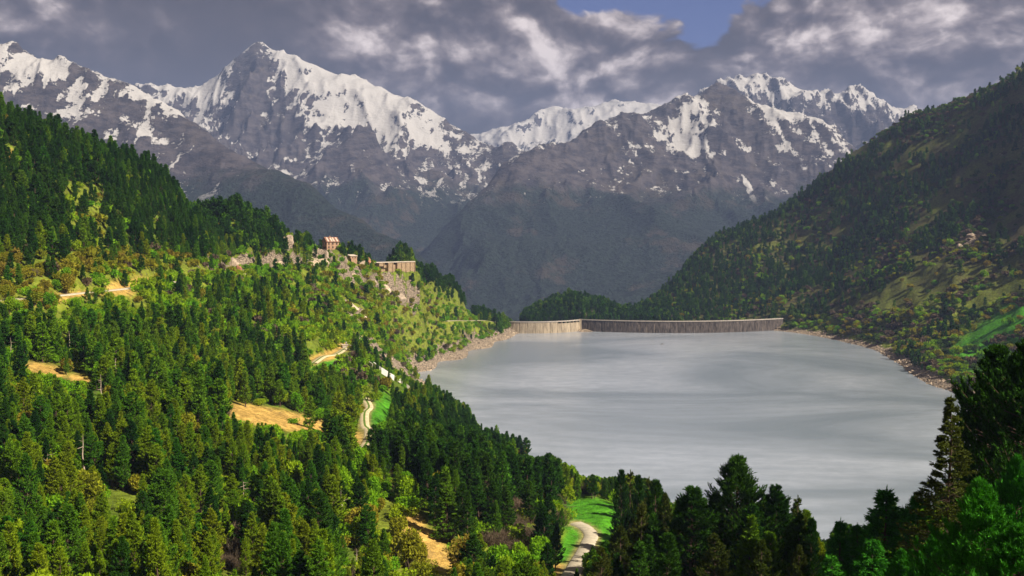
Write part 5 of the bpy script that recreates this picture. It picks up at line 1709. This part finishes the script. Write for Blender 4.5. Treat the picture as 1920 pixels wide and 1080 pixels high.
# low weathered stone walls along the crest road
M_STONEWALL = surf_mat('weathered_stone', (0.50, 0.39, 0.28), 0.95, 0.5, 0.6, 0.3, 1.5)
for pix, lab in ((((560, 499), (568, 498), (577, 497), (586, 496), (595, 495), (604, 494), (613, 495)), 'low pale stone retaining wall under the road left of the stone house'),
                 (((672, 499), (680, 499), (688, 498), (696, 498), (703, 498)), 'short stone wall between the pink hut and the long gallery')):
    pts = [march(a, b_, 700) for a, b_ in pix]
    rw = root('retaining_wall', pts[0], 0, lab, 'wall')
    for i in range(len(pts) - 1):
        a = pts[i] - pts[0]; b_ = pts[i + 1] - pts[0]; dd = b_ - a
        n_ = np.array([dd[1], -dd[0], 0]); n_ /= np.linalg.norm(n_) + 1e-9; n_ *= .6
        hh = (4.6, 5.2, 4.9, 5.4, 4.4, 4.9)[i]
        v = [q_ + n_ + [0, 0, zz] for q_, zz in ((a + dd * .02, -2), (b_ - dd * .02, -2), (b_ - dd * .02, hh), (a + dd * .02, hh - .3))]
        v += [q_ - 2 * n_ for q_ in v]
        bb = Bx(); bb.v = v; bb.f = [(0, 1, 2, 3), (7, 6, 5, 4), (0, 4, 5, 1), (1, 5, 6, 2), (2, 6, 7, 3), (3, 7, 4, 0)]
        bb.mk('wall_section', M_STONEWALL, rw)

# tiny cabin on the right slope
p = SITE['cabin']
hr = root('cabin', p, math.radians(-25), 'tiny pale stone cabin on the sunny lower right slope', 'cabin')
Bx().box(-2.6, 2.6, -2, 2, -1, 3.0).mk('wall', M_PALEROOF, hr)
q = Bx().box(-2.9, 2.9, -2.3, 2.3, 3.02, 3.4); q.mk('roof', M_CONC, hr); window(hr, .8, -2, 1.2, .9, 1.9, 0, 'door')

# ------------------------------------------------------------------ dam
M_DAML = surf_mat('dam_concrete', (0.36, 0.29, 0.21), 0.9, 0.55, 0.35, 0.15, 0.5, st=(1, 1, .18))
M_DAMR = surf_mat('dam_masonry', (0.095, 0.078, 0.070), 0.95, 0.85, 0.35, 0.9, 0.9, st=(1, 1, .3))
M_CREST = surf_mat('dam_crest', (0.46, 0.41, 0.36), 0.9, 0.2, 0.3)
M_IRON = surf_mat('railing_iron', (0.12, 0.11, 0.10), 0.6, 0.2, 1.0)
dr = root('dam', (0, 0, 0), 0, 'long low arched dam in two bows closing the far end of the lake', 'dam')
def arc_blocks(P, nblk, mat, ztop, jag, seed, open_last=0):
    rs = np.random.RandomState(seed)
    seg = np.linalg.norm(np.diff(P, axis=0), axis=1); s = np.r_[0, np.cumsum(seg)]; Lt = s[-1]
    def at(t):
        return np.array([np.interp(t, s, P[:, 0]), np.interp(t, s, P[:, 1])])
    def nrm(t):
        a = at(max(t - 1, 0)); b = at(min(t + 1, Lt)); d = b - a; d /= np.linalg.norm(d); return np.array([d[1], -d[0]])
    for i in range(nblk):
        t0 = Lt * i / nblk + .22; t1 = Lt * (i + 1) / nblk - .22
        k = 9; V = []; Fc = []
        zt = ztop - (2.9 if i >= nblk - open_last else 0)
        rows = [-12, -4, 0, 3, 6, 9, 12, 15, zt - .8, zt]
        for j, t in enumerate(np.linspace(t0, t1, k)):
            n_ = nrm(t); c = at(t)
            for r_, zz in enumerate(rows):
                off = 1.6 * (1 - (zz + 4) / (ztop + 4)) + 0.2
                off += jag * (rs.rand() - .5) * (0 < r_ < len(rows) - 1)
                if j in (0, k - 1): off -= .25
                V.append((*(c + n_ * off), zz))
            V.append((*(c - n_ * 3.5), zt)); V.append((*(c - n_ * 3.5), -12))
        m = len(rows) + 2
        for j in range(k - 1):
            for r_ in range(m):
                a = j * m + r_; b_ = j * m + (r_ + 1) % m
                Fc.append((a, b_, b_ + m, a + m))
        Fc.append(tuple(range(m - 1, -1, -1))); Fc.append(tuple((k - 1) * m + r_ for r_ in range(m)))
        me = bpy.data.meshes.new('block'); me.from_pydata(V, [], Fc); me.materials.append(mat); link('block', me, dr)
    # crest slab, kerb and railing
    def strip(name, o0, o1, z0, z1, mat2, ta=0, tb=Lt, n=60):
        V = []; Fc = []
        for t in np.linspace(ta, tb, n):
            n_ = nrm(t); c = at(t)
            V += [(*(c + n_ * o0), z0), (*(c + n_ * o1), z0), (*(c + n_ * o1), z1), (*(c + n_ * o0), z1)]
        for j in range(n - 1):
            for q_ in range(4):
                a = j * 4 + q_; b_ = j * 4 + (q_ + 1) % 4; Fc.append((a, b_, b_ + 4, a + 4))
        Fc.append((3, 2, 1, 0)); Fc.append(((n - 1) * 4, (n - 1) * 4 + 1, (n - 1) * 4 + 2, (n - 1) * 4 + 3))
        me = bpy.data.meshes.new(name); me.from_pydata(V, [], Fc); me.materials.append(mat2); return link(name, me, dr)
    strip('crest_slab', 1.0, -4.2, ztop + .02, ztop + .6, M_CREST)
    strip('parapet', .9, .5, ztop + .62, ztop + 1.3, M_CREST)
    strip('parapet', -3.5, -3.9, ztop + .62, ztop + 1.3, M_CREST)
    r = strip('railing', .74, .66, ztop + 2.25, ztop + 2.33, M_IRON)
    for t in np.arange(3, Lt, 8.0):
        n_ = nrm(t); c = at(t) + n_ * .7
        Bx().box(c[0] - .16, c[0] + .16, c[1] - .16, c[1] + .16, ztop + 1.3, ztop + 2.4).mk('railing_post', M_IRON, r)
    if open_last:
        ta = Lt * (nblk - open_last) / nblk
        for t in np.linspace(ta + .6, Lt - .6, 7):
            n_ = nrm(t); c = at(t); d_ = np.array([-n_[1], n_[0]])
            q_ = Bx(); V = []
            for zz in (ztop - 2.88, ztop - .0):
                for (u, w_) in ((-.5, .5), (.5, .5), (.5, -3.4), (-.5, -3.4)):
                    V.append((*(c + d_ * u + n_ * w_), zz))
            q_.v = V; q_.f = [(0, 3, 2, 1), (4, 5, 6, 7), (0, 1, 5, 4), (1, 2, 6, 5), (2, 3, 7, 6), (3, 0, 4, 7)]
            q_.mk('pier', M_DAML, dr)
zc_ = 18.2
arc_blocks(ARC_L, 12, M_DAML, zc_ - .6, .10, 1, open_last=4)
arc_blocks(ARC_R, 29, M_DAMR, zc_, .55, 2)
j = ARC_R[0]
Bx().box(j[0] - 2.2, j[0] + 2.2, j[1] - 2.6, j[1] + 9, -10, zc_ + 1.0).mk('buttress', M_DAML, dr)

# floating buoy
p = world_of(1241, 646.5, 1410)
br = root('buoy', (p[0], p[1], 0), 0.3, 'dark little float lying on the lake in front of the dam', 'buoy')
bb = Bx().box(-2.4, 2.4, -.8, .8, -.2, .5); bb.mk('hull', M_IRON, br)
Bx().box(-.5, .5, -.4, .4, .5, 1.6).mk('marker', M_IRON, br)
